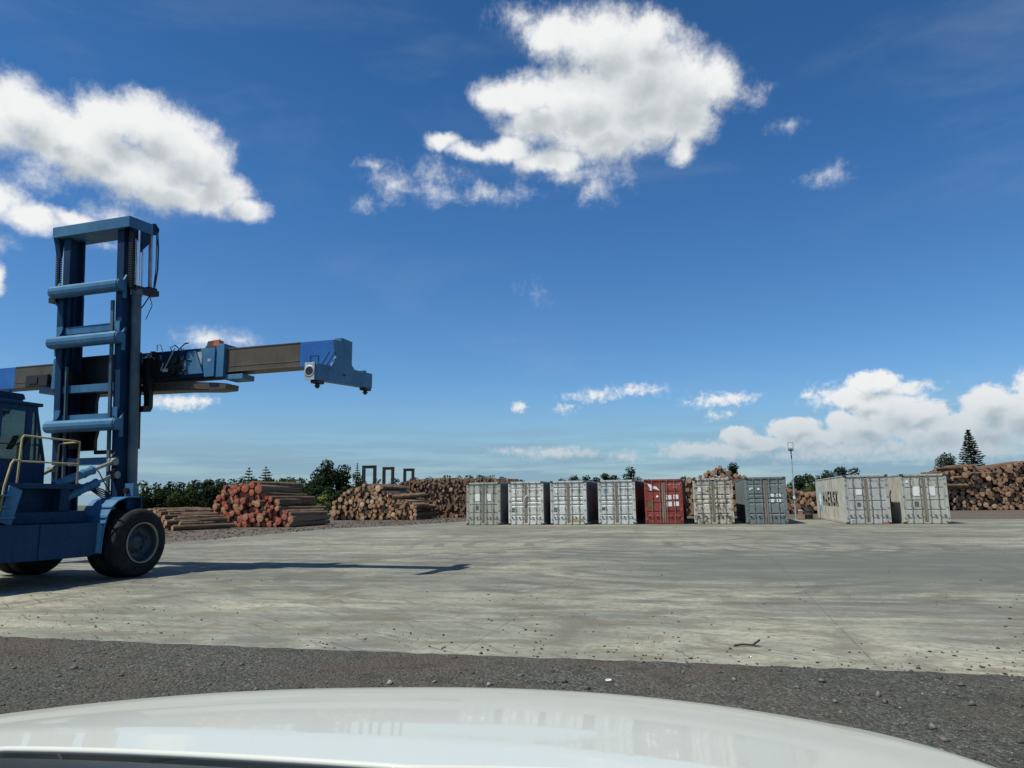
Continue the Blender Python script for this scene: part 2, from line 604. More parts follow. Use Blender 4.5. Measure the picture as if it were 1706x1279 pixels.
def slab_mat():
    m, t, b = newmat('worn_concrete')
    Y = yardv(t)
    s = t.n('ShaderNodeSeparateXYZ', i_0=Y)
    big = t.noise(Y, .11, 6, .6, dist=.5)
    mid = t.noise(t.scalev(Y, (.9, .35, 1)), 1.0, 7, .65, dist=.6)
    sweep = t.noise(t.scalev(Y, (.10, .65, 1)), 1.0, 7, .62, dist=.8)
    fine = t.noise(Y, 9, 9, .72)
    vf = t.noise(Y, 60, 4, .7)
    c = t.mix(t.sstep(big, .40, .60), (.20, .21, .18), (.40, .395, .315))
    c = t.mix(t.sstep(sweep, .44, .62, 0, .72), c, (.13, .145, .13))
    c = t.mix(t.sstep(mid, .52, .66, 0, .7), c, (.13, .125, .105))
    lt2 = t.noise(t.vmath('ADD', t.scalev(Y, (.35, 1.1, 1)), (31, 7, 0)), 1.0, 8, .68, dist=.7)
    c = t.mix(t.sstep(lt2, .50, .66, 0, .45), c, (.47, .465, .40))
    # yellowish-green bloom and brown bark stain near the edge of the slab
    alg = t.noise(t.scalev(Y, (.55, .8, 1)), 1.0, 7, .7)
    c = t.mix(t.sstep(alg, .52, .66, 0, .45), c, (.35, .345, .245))
    stn = t.noise(t.vmath('ADD', t.scalev(Y, (.5, 1.4, 1)), (11, 5, 0)), 1.0, 8, .72, dist=.5)
    c = t.mix(t.sstep(stn, .55, .62, 0, .6), c, (.14, .11, .08))
    crk = t.n('ShaderNodeTexVoronoi', feature='DISTANCE_TO_EDGE', i_Vector=t.vmath('ADD', t.scalev(Y, (.22, .30, 0)), t.vmath('SCALE', t.noise(Y, 1.2, 6, .7, color=True), .22)), i_Scale=1.0).outputs['Distance']
    c = t.mix(t.math('MULTIPLY', t.sstep(crk, .0012, .0045, .8, 0), t.sstep(t.noise(Y, .22, 3, .5), .5, .6)), c, (.05, .048, .04))
    mot = t.noise(t.scalev(Y, (.75, 2.0, 1)), 1.0, 11, .72, dist=.4)
    c = t.mix(t.sstep(mot, .50, .60, 0, .55), c, (.155, .145, .11))
    c = t.mix(t.sstep(mot, .48, .38, 0, .22), c, (.46, .45, .385))
    m2 = t.noise(t.scalev(t.vmath('ADD', Y, (3, 41, 0)), (2.2, 6.5, 1)), 1.0, 9, .75)
    c = t.mix(t.sstep(m2, .54, .64, 0, .5), c, (.14, .13, .10))
    # short dragging scuffs
    scf = t.noise(t.scalev(t.n('ShaderNodeVectorRotate', rotation_type='Z_AXIS', i_Vector=Y, i_Angle=rad(35)).outputs[0], (.8, 11, 1)), 1.0, 6, .75)
    scm = t.noise(Y, .35, 3, .6)
    c = t.mix(t.math('MULTIPLY', t.sstep(scf, .56, .61), t.sstep(scm, .40, .52, 0, .85)), c, (.10, .095, .08))
    # curved tyre marks
    for (px, pv, r0, r1, wd, st, sd2) in ((1180, 935, 3.0, 9.2, .34, .62, 1), (1120, 905, 4.0, 10.5, .4, .55, 2), (1560, 905, 3.4, 10.0, .36, .60, 3), (820, 950, 2.5, 8.5, .34, .5, 4), (1330, 1010, 3.2, 5.4, .3, .25, 5), (980, 1120, 1.0, 2.6, .25, .2, 6)):
        g0 = gnd(px, pv)
        cpos = t.n('ShaderNodeNewGeometry').outputs['Position']
        cpos = t.vmath('ADD', cpos, t.vmath('SCALE', t.noise(cpos, .12, 2, .5, color=True), 1.6))
        dist = t.vmath('LENGTH', t.vmath('SUBTRACT', cpos, (g0.x + .8, g0.y + .8, .8)), out=1)
        w = t.math('FRACT', t.math('DIVIDE', t.math('SUBTRACT', dist, r0), 1.15))
        band = t.math('MULTIPLY', t.sstep(w, .0, .08), t.sstep(w, wd - .05, wd + .06, 1, 0))
        rng = t.math('MULTIPLY', t.sstep(dist, r0, r0 + .6), t.sstep(dist, r1 - .8, r1, 1, 0))
        br = t.sstep(t.noise(t.vmath('ADD', cpos, (sd2 * 5., 0, 0)), .45, 4, .6), .44, .60)
        c = t.mix(t.math('MULTIPLY', t.math('MULTIPLY', band, rng), t.math('MULTIPLY', br, st)), c, (.10, .105, .10))
    # dark working lane in the middle distance
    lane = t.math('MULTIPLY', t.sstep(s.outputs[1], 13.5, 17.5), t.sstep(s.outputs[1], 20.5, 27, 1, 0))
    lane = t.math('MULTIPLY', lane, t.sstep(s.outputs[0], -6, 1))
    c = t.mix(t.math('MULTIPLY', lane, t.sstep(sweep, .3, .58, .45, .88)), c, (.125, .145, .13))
    # sawn joints
    jn = t.math('ABSOLUTE', t.math('SUBTRACT', t.math('FRACT', t.math('DIVIDE', t.math('ADD', s.outputs[0], 2.861 + 4.36 * 40.5), 4.36)), .5))
    jm = t.sstep(t.math('MULTIPLY', jn, 4.36), .004, .014, 1, 0)
    jm = t.math('MULTIPLY', jm, t.sstep(t.noise(Y, 1.3, 3, .6), .35, .6, .12, .6))
    c = t.mix(jm, c, (.05, .05, .045))
    # grain and dirt specks
    c = t.mix(t.sstep(fine, .42, .66, 0, .6), c, (.15, .145, .12))
    c = t.mix(t.sstep(vf, .56, .72, 0, .35), c, (.12, .11, .095))
    spk = t.noise(Y, 22, 4, .8)
    c = t.mix(t.math('MULTIPLY', t.sstep(spk, .62, .66, 0, .85), t.sstep(alg, .38, .55)), c, (.09, .075, .06))
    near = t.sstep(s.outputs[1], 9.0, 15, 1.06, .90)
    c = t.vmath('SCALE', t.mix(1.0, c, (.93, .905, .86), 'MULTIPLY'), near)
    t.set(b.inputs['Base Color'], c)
    t.set(b.inputs['Roughness'], t.sstep(mid, .3, .7, .72, .95))
    b.inputs['Specular IOR Level'].default_value = .25
    bump(t, b, t.math('ADD', fine, t.math('MULTIPLY', vf, .5)), .35, .01)
    return m


def gravel_mat(name, cols, brown=(.10, .075, .06), sc_=14.):
    m, t, b = newmat(name)
    Y = yardv(t)
    v = t.n('ShaderNodeTexVoronoi', i_Vector=Y, i_Scale=sc_ * 2.2, i_Randomness=1.0)
    v2 = t.n('ShaderNodeTexVoronoi', i_Vector=Y, i_Scale=sc_ * 6, i_Randomness=1.0)
    h = t.n('ShaderNodeSeparateColor', i_0=v.outputs['Color']).outputs[0]
    h2 = t.n('ShaderNodeSeparateColor', i_0=v2.outputs['Color']).outputs[1]
    mixf = t.math('ADD', t.math('MULTIPLY', h, .5), t.math('MULTIPLY', h2, .5))
    c = t.ramp(mixf, [(0, cols[0]), (.6, cols[1]), (.9, cols[2]), (1, cols[3])])
    big = t.noise(Y, .5, 6, .65)
    c = t.mix(t.sstep(big, .46, .62, 0, .75), c, brown)
    clod = t.noise(Y, 2.6, 6, .7)
    c = t.mix(t.sstep(clod, .52, .66, 0, .6), c, tuple(x * .45 for x in cols[1]))
    b2 = t.noise(Y, .16, 4, .6)
    c = t.mix(t.sstep(b2, .42, .66, 0, .35), c, tuple(x * .55 for x in cols[1]))
    t.set(b.inputs['Base Color'], c)
    b.inputs['Roughness'].default_value = .9
    b.inputs['Specular IOR Level'].default_value = .2
    hh = t.math('ADD', t.math('MULTIPLY', v.outputs['Distance'], -1.), t.math('MULTIPLY', v2.outputs['Distance'], -.4))
    hh = t.math('ADD', hh, t.math('MULTIPLY', clod, 3.))
    bump(t, b, hh, .9, .03)
    return m


M['slab'] = slab_mat()
M['gravel'] = gravel_mat('dark_gravel', [(.040, .040, .034), (.092, .090, .076), (.17, .165, .14), (.3, .29, .25)], brown=(.105, .082, .060))
M['dirt'] = gravel_mat('bark_strewn_dirt', [(.05, .043, .036), (.125, .11, .09), (.20, .18, .145), (.28, .25, .20)], brown=(.14, .09, .062), sc_=5)


def stone_mat():
    m, t, b = newmat('loose_stone')
    r = t.n('ShaderNodeNewGeometry').outputs['Random Per Island']
    c = t.ramp(r, [(0, (.04, .04, .035)), (.5, (.095, .092, .08)), (.86, (.15, .145, .125)), (.97, (.12, .085, .065)), (1, (.30, .29, .26))])
    t.set(b.inputs['Base Color'], c)
    b.inputs['Roughness'].default_value = .85
    return m


M['stone'] = stone_mat()


def grass_mat():
    m, t, b = newmat('rough_grass')
    co = t.n('ShaderNodeNewGeometry').outputs['Position']
    n = t.noise(co, .6, 7, .7)
    t.set(b.inputs['Base Color'], t.mix(t.sstep(n, .35, .65), (.035, .055, .02), (.085, .10, .04)))
    b.inputs['Roughness'].default_value = .9
    bump(t, b, n, .6, .2)
    return m


M['grass'] = grass_mat()

# ------------------------------------------------------------------ ground
# rolling base ground to the horizon; it stays below every sheet that lies on it
g = MB()
N = 40
ext = 2500.
vs, fs = [], []
for j in range(N + 1):
    for i in range(N + 1):
        sx = (i / N * 2 - 1)
        sy = (j / N * 2 - 1)
        vs.append((ext * sx * abs(sx) ** 1.3, ext * sy * abs(sy) ** 1.3, 0.0))
for j in range(N):
    for i in range(N):
        a = j * (N + 1) + i
        fs.append((a, a + 1, a + N + 2, a + N + 1))
g.add(vs, fs)
tag(g.build('ground', M['dirt'], recalc=False), kind='structure')


def sheet(name, pts, z, mat, kind='structure'):
    b = MB()
    b.add([(p[0], p[1], z) for p in pts], [list(range(len(pts)))])
    o = b.build(name, mat)
    tag(o, kind=kind)
    return o


def edge_pts(p, q, n, amp, seed):
    r = random.Random(seed)
    p, q = Vector(p), Vector(q)
    d = q - p
    nn = Vector((-d.y, d.x)).normalized()
    out = []
    w1, w2 = r.random() * 9, r.random() * 9
    for i in range(n):
        s = i / n
        o = amp * (.55 * math.sin(s * 23 + w1) + .45 * math.sin(s * 61 + w2) + r.uniform(-.7, .7))
        out.append(p + d * s + nn * o)
    return out


NE0, NE1 = Vector((-26, 14.1)), Vector((80, -11.1))      # near edge of the slab
slab_pts = edge_pts(NE0, NE1, 700, .012, 3)
slab_pts += [Vector((90, -11)), Vector((90, 32.5))]
slab_pts += edge_pts((90, 32.5), (-3.6, 58.6), 90, .12, 4)
slab_pts += edge_pts((-3.6, 58.6), (-7.3, 51.6), 20, .1, 5)
slab_pts += edge_pts((-7.3, 51.6), (-11.6, 46.6), 20, .12, 6)
slab_pts += edge_pts((-11.6, 46.6), (-15.2, 31.4), 40, .12, 8)
slab_pts += edge_pts((-15.2, 31.4), (-26, 14.1), 60, .1, 7)
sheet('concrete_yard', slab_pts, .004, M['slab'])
sheet('gravel_verge', [Vector((-40, 17.6)), Vector((-40, -25)), Vector((80, -25)), Vector((80, -10.4))] + edge_pts((80, -10.9), (-40, 17.65), 900, .05, 9), .008, M['gravel'])
# thin gravel lip over the concrete edge is the sheet above (its far edge lies 0.1 m over the slab)
sheet('grass_field', [(-400, 92), (-30, 84), (20, 90), (400, 92), (400, 900), (-400, 900)], .004, M['grass'])


# ------------------------------------------------------------------ loose stones (uncountable)
def rocks(name, pts, sizes, mat, label, zbase=0.008):
    pts = np.asarray(pts)
    n = len(pts)
    rs = np.random.default_rng(5)
    base = np.array([[1, 0, 0], [-1, 0, 0], [0, 1, 0], [0, -1, 0], [0, 0, 1], [0, 0, -1]], float)
    tri = np.array([[0, 2, 4], [2, 1, 4], [1, 3, 4], [3, 0, 4], [2, 0, 5], [1, 2, 5], [3, 1, 5], [0, 3, 5]])
    k = base[None] * rs.uniform(.55, 1.2, (n, 6, 1)) * np.asarray(sizes)[:, None, None]
    k += rs.normal(size=(n, 6, 3)) * .16 * np.asarray(sizes)[:, None, None]
    k[..., 2] *= .62
    a = rs.uniform(0, 6.28, n)
    x = k[..., 0] * np.cos(a)[:, None] - k[..., 1] * np.sin(a)[:, None]
    y = k[..., 0] * np.sin(a)[:, None] + k[..., 1] * np.cos(a)[:, None]
    V = np.stack([x + pts[:, 0:1], y + pts[:, 1:2], k[..., 2] + zbase + np.asarray(sizes)[:, None] * .22], -1).reshape(-1, 3)
    F = (tri[None] + (np.arange(n) * 6)[:, None, None]).reshape(-1, 3)
    o = fastmesh(name, V, F, mat)
    tag(o, label, name.replace('_', ' '), kind='stuff')
    return o


rs = np.random.default_rng(11)


def edge_y(x):
    return NE0.y + (x - NE0.x) * (NE1.y - NE0.y) / (NE1.x - NE0.x)


n = 42000
yy = 1.9 + 11 * rs.random(n) ** 1.5
xx = (rs.random(n) * 2 - 1) * (yy * .95 + .6)
ok = yy < edge_y(xx) + .01 + .10 * rs.normal(size=n).clip(-1, 1.6)
clump = np.sin(xx * 1.7 + 2) + np.sin(yy * 2.3 + xx) + rs.normal(size=n) * .8
ok &= clump > -1.1
xx, yy = xx[ok], yy[ok]
sz = .005 + .011 * rs.random(len(xx)) ** 2 + .034 * (rs.random(len(xx)) > .955) * rs.random(len(xx)) ** 1.5
rocks('gravel', np.stack([xx, yy], 1), sz, M['stone'], 'loose dark gravel stones strewn along the strip beside the concrete')
# crumbs of bark and stone on the slab
n = 7000
yy = 7 + 20 * rs.random(n) ** 2.2
xx = (rs.random(n) * 2 - 1) * yy * .8
d = yy - edge_y(xx)
ok = (d > .02) & (rs.random(n) < np.exp(-d / 2.2) + .12)
ok &= (np.sin(xx * .9 + 1) + np.sin(yy * 1.4 - xx * .6) + rs.normal(size=n) * .7) > -.2
xx, yy = xx[ok], yy[ok]
sz = .007 + .020 * rs.random(len(xx)) ** 3
M['crumb'] = plain('dark_bark_crumb', (.05, .042, .032), .9, 0, .4, 30)
rocks('debris', np.stack([xx, yy], 1), sz, M['crumb'], 'crumbs of stone and bark scattered over the pale concrete', .004)

n = 5200
yy = 30 + 42 * rs.random(n)
xx = -26 + 26 * rs.random(n)
left = np.interp(yy, [30, 46.6, 51.6, 58.6, 75], [-14.9, -11.6, -7.3, -3.6, -3])
ok = (xx < left - .1) & (xx > left - 11)
xx, yy = xx[ok], yy[ok]
rocks('bark_litter', np.stack([xx, yy], 1), .02 + .07 * rs.random(len(xx)) ** 2, M['crumb'], 'flakes of bark and dirt littering the ground before the log stacks', .002)

# a bent stick and a few small finds
bark_plain = plain('dry_stick_bark', (.03, .022, .016), .9)
p = gnd(1245, 1078)
st = MB()
st.tube([p + Vector((-.15, 0, .02)), p + Vector((-.05, .01, .03)), p + Vector((.06, -.01, .025)), p + Vector((.16, .04, .07))], .011, 6)
st.tube([p + Vector((.06, -.01, .025)), p + Vector((.13, -.05, .02))], .007, 5)
tag(st.build('stick', bark_plain), 'dark forked stick lying on the pale concrete near the gravel edge', 'stick')
p = gnd(1014, 1138)
r_ = MB()
r_.lathe([(0, .026), (.006, .030), (.012, .026), (.006, .020)], p + Vector((0, 0, .022)), 'z', 18, close=True)
tag(r_.build('plastic_ring', M['white_paint']), 'small white plastic ring lying on the dark gravel', 'plastic ring')
p = gnd(1244, 842 + 300)

# ------------------------------------------------------------------ shipping containers
CW, CL, CH = 2.438, 12.192, 2.896


def corr_profile(length, pitch=.278, depth=.036):
    """list of (t, d) of a trapezoidal corrugation"""
    out = [(0, 0)]
    t = .05
    while t + pitch < length - .03:
        out += [(t, 0), (t + .068, depth), (t + .139, depth), (t + .207, 0)]
        t += pitch
    out.append((length, 0))
    return out


def corr_depth(t, pitch=.278, depth=.036):
    u = (t - .05) % pitch
    if u < .068: return depth * u / .068
    if u < .139: return depth
    if u < .207: return depth * (1 - (u - .139) / .068)
    return 0


BANDS = {'P': ((.245, .085), (.53, .085), (.745, .085)),
         'Q': ((.105, .10), (.345, .12), (.455, .12), (.555, .12), (.815, .13))}
DZ0, DZ1 = .17, 2.72


def door_mesh(x0, x1, style):
    b = MB()
    prof = [(DZ1, 0.0)]
    H_ = DZ1 - DZ0
    for fr, h in BANDS[style]:
        z = DZ1 - fr * H_
        dep = .055 if style == 'P' else .06
        if style == 'P':
            prof += [(z + h / 2, 0), (z + h / 2 - .012, dep), (z - h / 2 + .03, dep), (z - h / 2, 0)]
        else:
            prof += [(z + h / 2 - .01, 0), (z + h / 2 - .035, dep), (z + h / 2 - .06, dep), (z - h / 2 - .02, 0)]
    prof.append((DZ0, 0.0))
    xa, xb = x0 + .07, x1 - .07
    y0 = .065
    vs = []
    for z, d in prof:
        vs += [(xa, y0 + d, z), (xb, y0 + d, z)]
    b.add(vs, [(2 * i, 2 * i + 1, 2 * i + 3, 2 * i + 2) for i in range(len(prof) - 1)])
    # door frame border
    b.box(x0, xa, y0 - .012, y0 + .06, DZ0, DZ1)
    b.box(xb, x1, y0 - .012, y0 + .06, DZ0, DZ1)
    b.box(xa, xb, y0 - .010, y0 + .06, DZ1, DZ1 + .045)
    b.box(xa, xb, y0 - .010, y0 + .06, DZ0 - .05, DZ0)
    # inner back sheet
    b.box(x0 + .01, x1 - .01, y0 + .10, y0 + .12, DZ0, DZ1)
    return b


def textmesh(txt, size, bold=0.0):
    cu = bpy.data.curves.new('t', 'FONT')
    cu.body = txt
    cu.size = size
    cu.offset = bold
    cu.resolution_u = 2
    ob = bpy.data.objects.new('t', cu)
    bpy.context.scene.collection.objects.link(ob)
    dg = bpy.context.evaluated_depsgraph_get()
    me = bpy.data.meshes.new_from_object(ob.evaluated_get(dg))
    bpy.data.objects.remove(ob)
    bpy.data.curves.remove(cu)
    return me


def put_text(name, txt, size, x, y, z, mat, parent, width=None, bold=0.0):
    """text in the container's front plane (reads along +x, faces -y)"""
    me = textmesh(txt, size, bold)
    xs = [v.co.x for v in me.vertices]
    k = (width / (max(xs) - min(xs))) if width else 1.0
    m0 = min(xs)
    for v in me.vertices:
        v.co = Vector((x + (v.co.x - m0) * k, y, z + v.co.y))
    me.materials.append(mat)
    o = bpy.data.objects.new(name, me)
    C.objects.link(o)
    o.parent = parent
    return o


M['rustbar'] = painted('rusty_gasket_edge', (.25, .215, .15), (.31, .27, .20), rust=.55, dirt=.7, rustcol=(.12, .075, .035), seed=3)
M['bar_grey'] = painted('weathered_galvanised_bar', (.27, .27, .24), (.38, .375, .34), rust=.35, dirt=.5, rough=.5)
M['bar_red'] = painted('faded_pink_bar', (.30, .16, .13), (.38, .25, .22), rust=.3, dirt=.4)
M['casting'] = painted('dark_rusty_casting', (.05, .045, .04), (.09, .08, .07), rust=.5, dirt=.5)
M['black_paint'] = plain('black_lettering_paint', (.010, .012, .015), .6, 0, .3, 12)
M['text_grey'] = plain('faded_dark_lettering', (.07, .08, .085), .6, 0, .3, 30)
M['text_white'] = plain('faded_white_lettering', (.62, .62, .58), .6, 0, .15, 30)
M['cyan_paint'] = painted('faded_light_blue_square', (.20, .47, .62), (.38, .60, .68), rust=.25, dirt=.3)
M['sticker'] = painted('white_placard', (.92, .91, .88), (1.0, .99, .96), rust=.03, dirt=.15, rscale=6)
M['sticker_dark'] = painted('dark_grey_placard', (.10, .11, .11), (.15, .16, .16), rust=.1, dirt=.4)
M['olive'] = painted('olive_patch_paint', (.14, .12, .045), (.19, .16, .07), rust=.1, dirt=.3)
M['ochre'] = painted('ochre_rust_patch', (.40, .27, .08), (.48, .36, .15), rust=.2, dirt=.3)
M['pinkred'] = painted('pink_primer_patch', (.40, .10, .10), (.46, .16, .15), rust=.1, dirt=.3)


def container(name, px, pv, az_deg, paint, side, style, label, signs=(), bars='bar_grey', texts=(), side_text=False, roofc=None, prim=None):
    g0 = gnd(px, pv)
    root = empty('shipping_container', (g0.x, g0.y, 0.0), -rad(az_deg))
    tag(root, label, 'shipping container', 'containers standing in a row on the concrete')
    # frame
    b = MB()
    for x in (0, CW - .14):
        b.box(x, x + .14, .03, .20, .118, CH - .118, ch=.012)           # door end posts
        b.box(x, x + .12, CL - .14, CL, .118, CH - .118)
    for x in (.0, CW - .06):
        b.box(x, x + .06, .20, CL - .14, .03, .17)                     # bottom side rails
        b.box(x, x + .06, .20, CL - .14, CH - .08, CH - .012)           # top side rails
    b.box(.178, CW - .178, .02, .16, .035, .115)                          # sill
    b.box(.178, CW - .178, .02, .16, CH - .115, CH - .008)                # header
    b.box(.178, CW - .178, CL - .10, CL, CH - .10, CH - .01)
    b.box(.178, CW - .178, CL - .10, CL, .03, .16)
    for i in range(4):
        b.box(.30 + i * .52, .36 + i * .52, .005, .02, .045, .13)
        b.box(.30 + i * .52, .36 + i * .52, .005, .02, CH - .125, CH - .04)
    b.build('frame', paint, root)
    # corner castings with their holes
    for x in (0, CW - .178):
        for y in (0, CL - .162):
            for z in (0, CH - .118):
                cb = MB()
                cb.box(x, x + .178, y, y + .162, z, z + .118, ch=.01)
                if y == 0:
                    cb.lathe([(-.001, .005), (-.001, .036), (-.006, .040), (-.001, .044)], (x + .089, y, z + .059), 'y', 12)
                cb.build('corner_casting', M['casting'], root)
    # corrugated sides
    pr = corr_profile(CL - .34)
    for sgn in (0, 1):
        b = MB()
        vs = []
        for t, d in pr:
            X = (.012 + d) if sgn == 0 else (CW - .012 - d)
            vs += [(X, .20 + t, .17), (X, .20 + t, CH - .08)]
        b.add(vs, [(2 * i, 2 * i + 2, 2 * i + 3, 2 * i + 1) for i in range(len(pr) - 1)])
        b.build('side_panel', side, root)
    b = MB()
    pr2 = corr_profile(CW - .24, .25, .04)
    vs = []
    for t, d in pr2:
        vs += [(.12 + t, CL - .03 - d, .16), (.12 + t, CL - .03 - d, CH - .10)]
    b.add(vs, [(2 * i, 2 * i + 2, 2 * i + 3, 2 * i + 1) for i in range(len(pr2) - 1)])
    b.build('end_panel', side, root)
    b = MB()
    vs = []
    rp = corr_profile(CL - .3, .209, .02)
    for t, d in rp:
        vs += [(.05, .15 + t, CH - .014 - d), (CW - .05, .15 + t, CH - .014 - d)]
    b.add(vs, [(2 * i, 2 * i + 1, 2 * i + 3, 2 * i + 2) for i in range(len(rp) - 1)])
    b.build('roof', roofc or paint, root)
    b = MB()
    b.box(.06, CW - .06, .17, CL - .12, .09, .15)
    b.build('floor', M['casting'], root)
    # doors
    mid = CW / 2
    xs = ((.145, mid - .012), (mid + .012, CW - .145))
    for di, (x0, x1) in enumerate(xs):
        door = door_mesh(x0, x1, style)
        do = door.build('door', paint, root)
        # rusty gasket edge at the meeting stile
        gk = MB()
        if di == 0:
            gk.box(x1 - .095, x1 - .004, .046, .0525, DZ0 - .04, DZ1 - .05)
        else:
            gk.box(x0 + .004, x0 + .085, .046, .0525, DZ0 - .04, DZ1 - .05)
        gk.build('gasket', M['rustbar'], do)
        # hinges
        for hz in (.35, .95, 1.6, 2.3, 2.62):
            h = MB()
            hx = .075 if di == 0 else CW - .075
            h.cyl((hx, .02, hz - .05), (hx, .02, hz + .05), .017, n=8)
            h.box(hx - (.0 if di == 0 else .09), hx + (.09 if di == 0 else .0), .024, .038, hz - .04, hz + .04)
            h.build('hinge', M[bars], do)
        for bi, fx in enumerate((.34, .80) if di == 0 else (.20, .66)):
            bx = x0 + (x1 - x0) * fx
            lb = MB()
            lb.cyl((bx, .016, .07), (bx, .016, CH - .06), .0175, n=10)
            for z in (.06, .13, CH - .16, CH - .09):
                lb.box(bx - .035, bx + .035, -.012, .052, z, z + .035)
            for z in (.52, 1.05, 1.75, 2.3):
                lb.box(bx - .045, bx + .045, -.006, .053, z, z + .05)
            lo = lb.build('locking_bar', M[bars], do)
            hd = MB()
            s = -1 if di == 0 else 1
            s = s if bi == (0 if di == 0 else 1) else s
            hd.tube([(bx, -.012, .58), (bx + s * .08, -.022, .60), (bx + s * .20, -.02, .545), (bx + s * .30, -.015, .53)], .013, 6)
            hd.box(bx + s * .20, bx + s * .30, -.005, .052, .50, .57)
            hd.build('handle', M[bars], lo)
    for (x0, x1, z0, z1, mk) in signs:
        s = MB()
        dy = .0455 if mk not in ('olive', 'ochre', 'pinkred') else .0495
        s.box(x0, x1, dy, dy + .0035, z0, z1)
        s.build('placard', M[mk], root)
    for (txt, size, x, z, mk, wd) in texts:
        put_text('lettering', txt, size, x, .0455, z, M[mk], root, wd)
    # fill behind the placards so that they sit on a plate carried by the door
    return root


def cpaint(nm, col, seed, rust=.3, dirt=.5, fade=None, **k):
    return painted(nm, col, fade, rust=rust, dirt=dirt, seed=seed, **k)


grey1 = cpaint('grey_container_paint', (.48, .475, .40), 1, .38, .8, (.60, .59, .50), dirtcol=(.12, .11, .09), rscale=4)
grey2 = cpaint('silver_grey_container_paint', (.68, .67, .60), 2, .40, .7, (.82, .81, .73), dirtcol=(.14, .12, .09), rscale=4)
grey3 = cpaint('silver_blue_container_paint', (.62, .64, .59), 3, .44, .7, (.76, .78, .73), dirtcol=(.15, .12, .08), rscale=5)
grey4 = cpaint('pale_grey_container_paint', (.60, .62, .58), 4, .42, .7, (.74, .76, .71), dirtcol=(.13, .12, .10), rscale=4)
redp = cpaint('red_container_paint', (.30, .048, .034), 5, .34, .55, (.38, .085, .06), dirtcol=(.10, .03, .025), rscale=3)
rusty = cpaint('rust_eaten_grey_paint', (.58, .54, .44), 6, .72, .8, (.72, .68, .56), dirtcol=(.22, .17, .08), rscale=5)
bluegrey = cpaint('blue_grey_container_paint', (.165, .20, .205), 7, .30, .5, (.24, .28, .275), dirtcol=(.12, .11, .09), rscale=4)
maerskp = cpaint('light_grey_container_paint', (.52, .51, .47), 8, .24, .55, (.60, .595, .55), dirtcol=(.16, .15, .11), rscale=4)
maersks = cpaint('stained_grey_side_paint', (.50, .49, .42), 9, .32, .9, (.60, .59, .51), dirtcol=(.24, .18, .09), rscale=3)
grey9 = cpaint('stained_light_grey_paint', (.52, .515, .44), 10, .30, .7, (.62, .61, .53), dirtcol=(.20, .17, .10), rscale=4)
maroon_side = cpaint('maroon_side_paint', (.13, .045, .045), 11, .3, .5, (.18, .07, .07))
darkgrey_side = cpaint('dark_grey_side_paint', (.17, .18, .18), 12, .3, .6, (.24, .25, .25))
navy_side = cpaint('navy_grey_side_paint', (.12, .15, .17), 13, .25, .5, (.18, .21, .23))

mw = CW / 2
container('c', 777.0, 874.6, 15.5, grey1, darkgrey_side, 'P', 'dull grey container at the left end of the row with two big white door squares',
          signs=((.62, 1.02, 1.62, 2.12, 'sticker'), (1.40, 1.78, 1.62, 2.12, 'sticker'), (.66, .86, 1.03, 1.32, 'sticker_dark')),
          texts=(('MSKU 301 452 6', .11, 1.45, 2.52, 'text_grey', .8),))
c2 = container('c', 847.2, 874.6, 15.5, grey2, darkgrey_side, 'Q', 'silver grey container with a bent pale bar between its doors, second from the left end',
          signs=((.36, .62, 2.10, 2.36, 'sticker'), (.22, .44, 1.02, 1.13, 'sticker_dark'), (.22, .44, .88, .96, 'sticker_dark')),
          texts=(('MSKU 715 367 1', .13, 1.42, 2.24, 'text_grey', .84), ('45G1', .11, 1.88, 2.08, 'text_grey', .24)))
bb = MB()
bb.tube([(1.31, .02, 1.98), (1.20, -.05, 1.86), (1.14, -.10, 1.72), (1.12, -.08, 1.5), (1.15, .02, 1.30)], .022, 8)
bb.build('bent_bar', M['sticker'], c2)
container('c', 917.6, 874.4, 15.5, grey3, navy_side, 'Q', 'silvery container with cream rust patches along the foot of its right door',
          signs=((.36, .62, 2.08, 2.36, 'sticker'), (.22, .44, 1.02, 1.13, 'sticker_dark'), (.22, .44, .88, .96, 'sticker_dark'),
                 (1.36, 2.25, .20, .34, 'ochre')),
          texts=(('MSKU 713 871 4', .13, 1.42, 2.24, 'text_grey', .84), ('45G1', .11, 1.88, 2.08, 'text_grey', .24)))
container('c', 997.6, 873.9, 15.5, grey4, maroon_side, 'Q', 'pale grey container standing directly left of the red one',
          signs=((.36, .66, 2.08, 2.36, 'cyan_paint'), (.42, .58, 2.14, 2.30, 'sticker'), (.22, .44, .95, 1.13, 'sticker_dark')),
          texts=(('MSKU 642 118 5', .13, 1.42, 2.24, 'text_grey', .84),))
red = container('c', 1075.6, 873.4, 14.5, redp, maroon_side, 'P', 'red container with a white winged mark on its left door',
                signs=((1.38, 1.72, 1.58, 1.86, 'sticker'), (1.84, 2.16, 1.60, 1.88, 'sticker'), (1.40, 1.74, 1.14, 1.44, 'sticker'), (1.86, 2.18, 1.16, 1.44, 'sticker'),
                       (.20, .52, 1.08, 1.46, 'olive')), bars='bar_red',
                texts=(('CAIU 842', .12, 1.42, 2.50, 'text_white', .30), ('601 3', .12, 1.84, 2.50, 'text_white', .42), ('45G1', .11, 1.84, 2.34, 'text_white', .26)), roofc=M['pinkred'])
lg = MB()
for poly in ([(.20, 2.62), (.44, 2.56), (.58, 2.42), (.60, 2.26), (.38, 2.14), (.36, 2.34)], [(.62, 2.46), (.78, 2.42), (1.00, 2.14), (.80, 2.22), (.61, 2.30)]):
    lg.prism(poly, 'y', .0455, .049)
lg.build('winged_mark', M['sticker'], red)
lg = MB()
lg.lathe([(.0455, .001), (.0455, .082), (.049, .082)], (.83, 0, 1.76), 'y', 20)
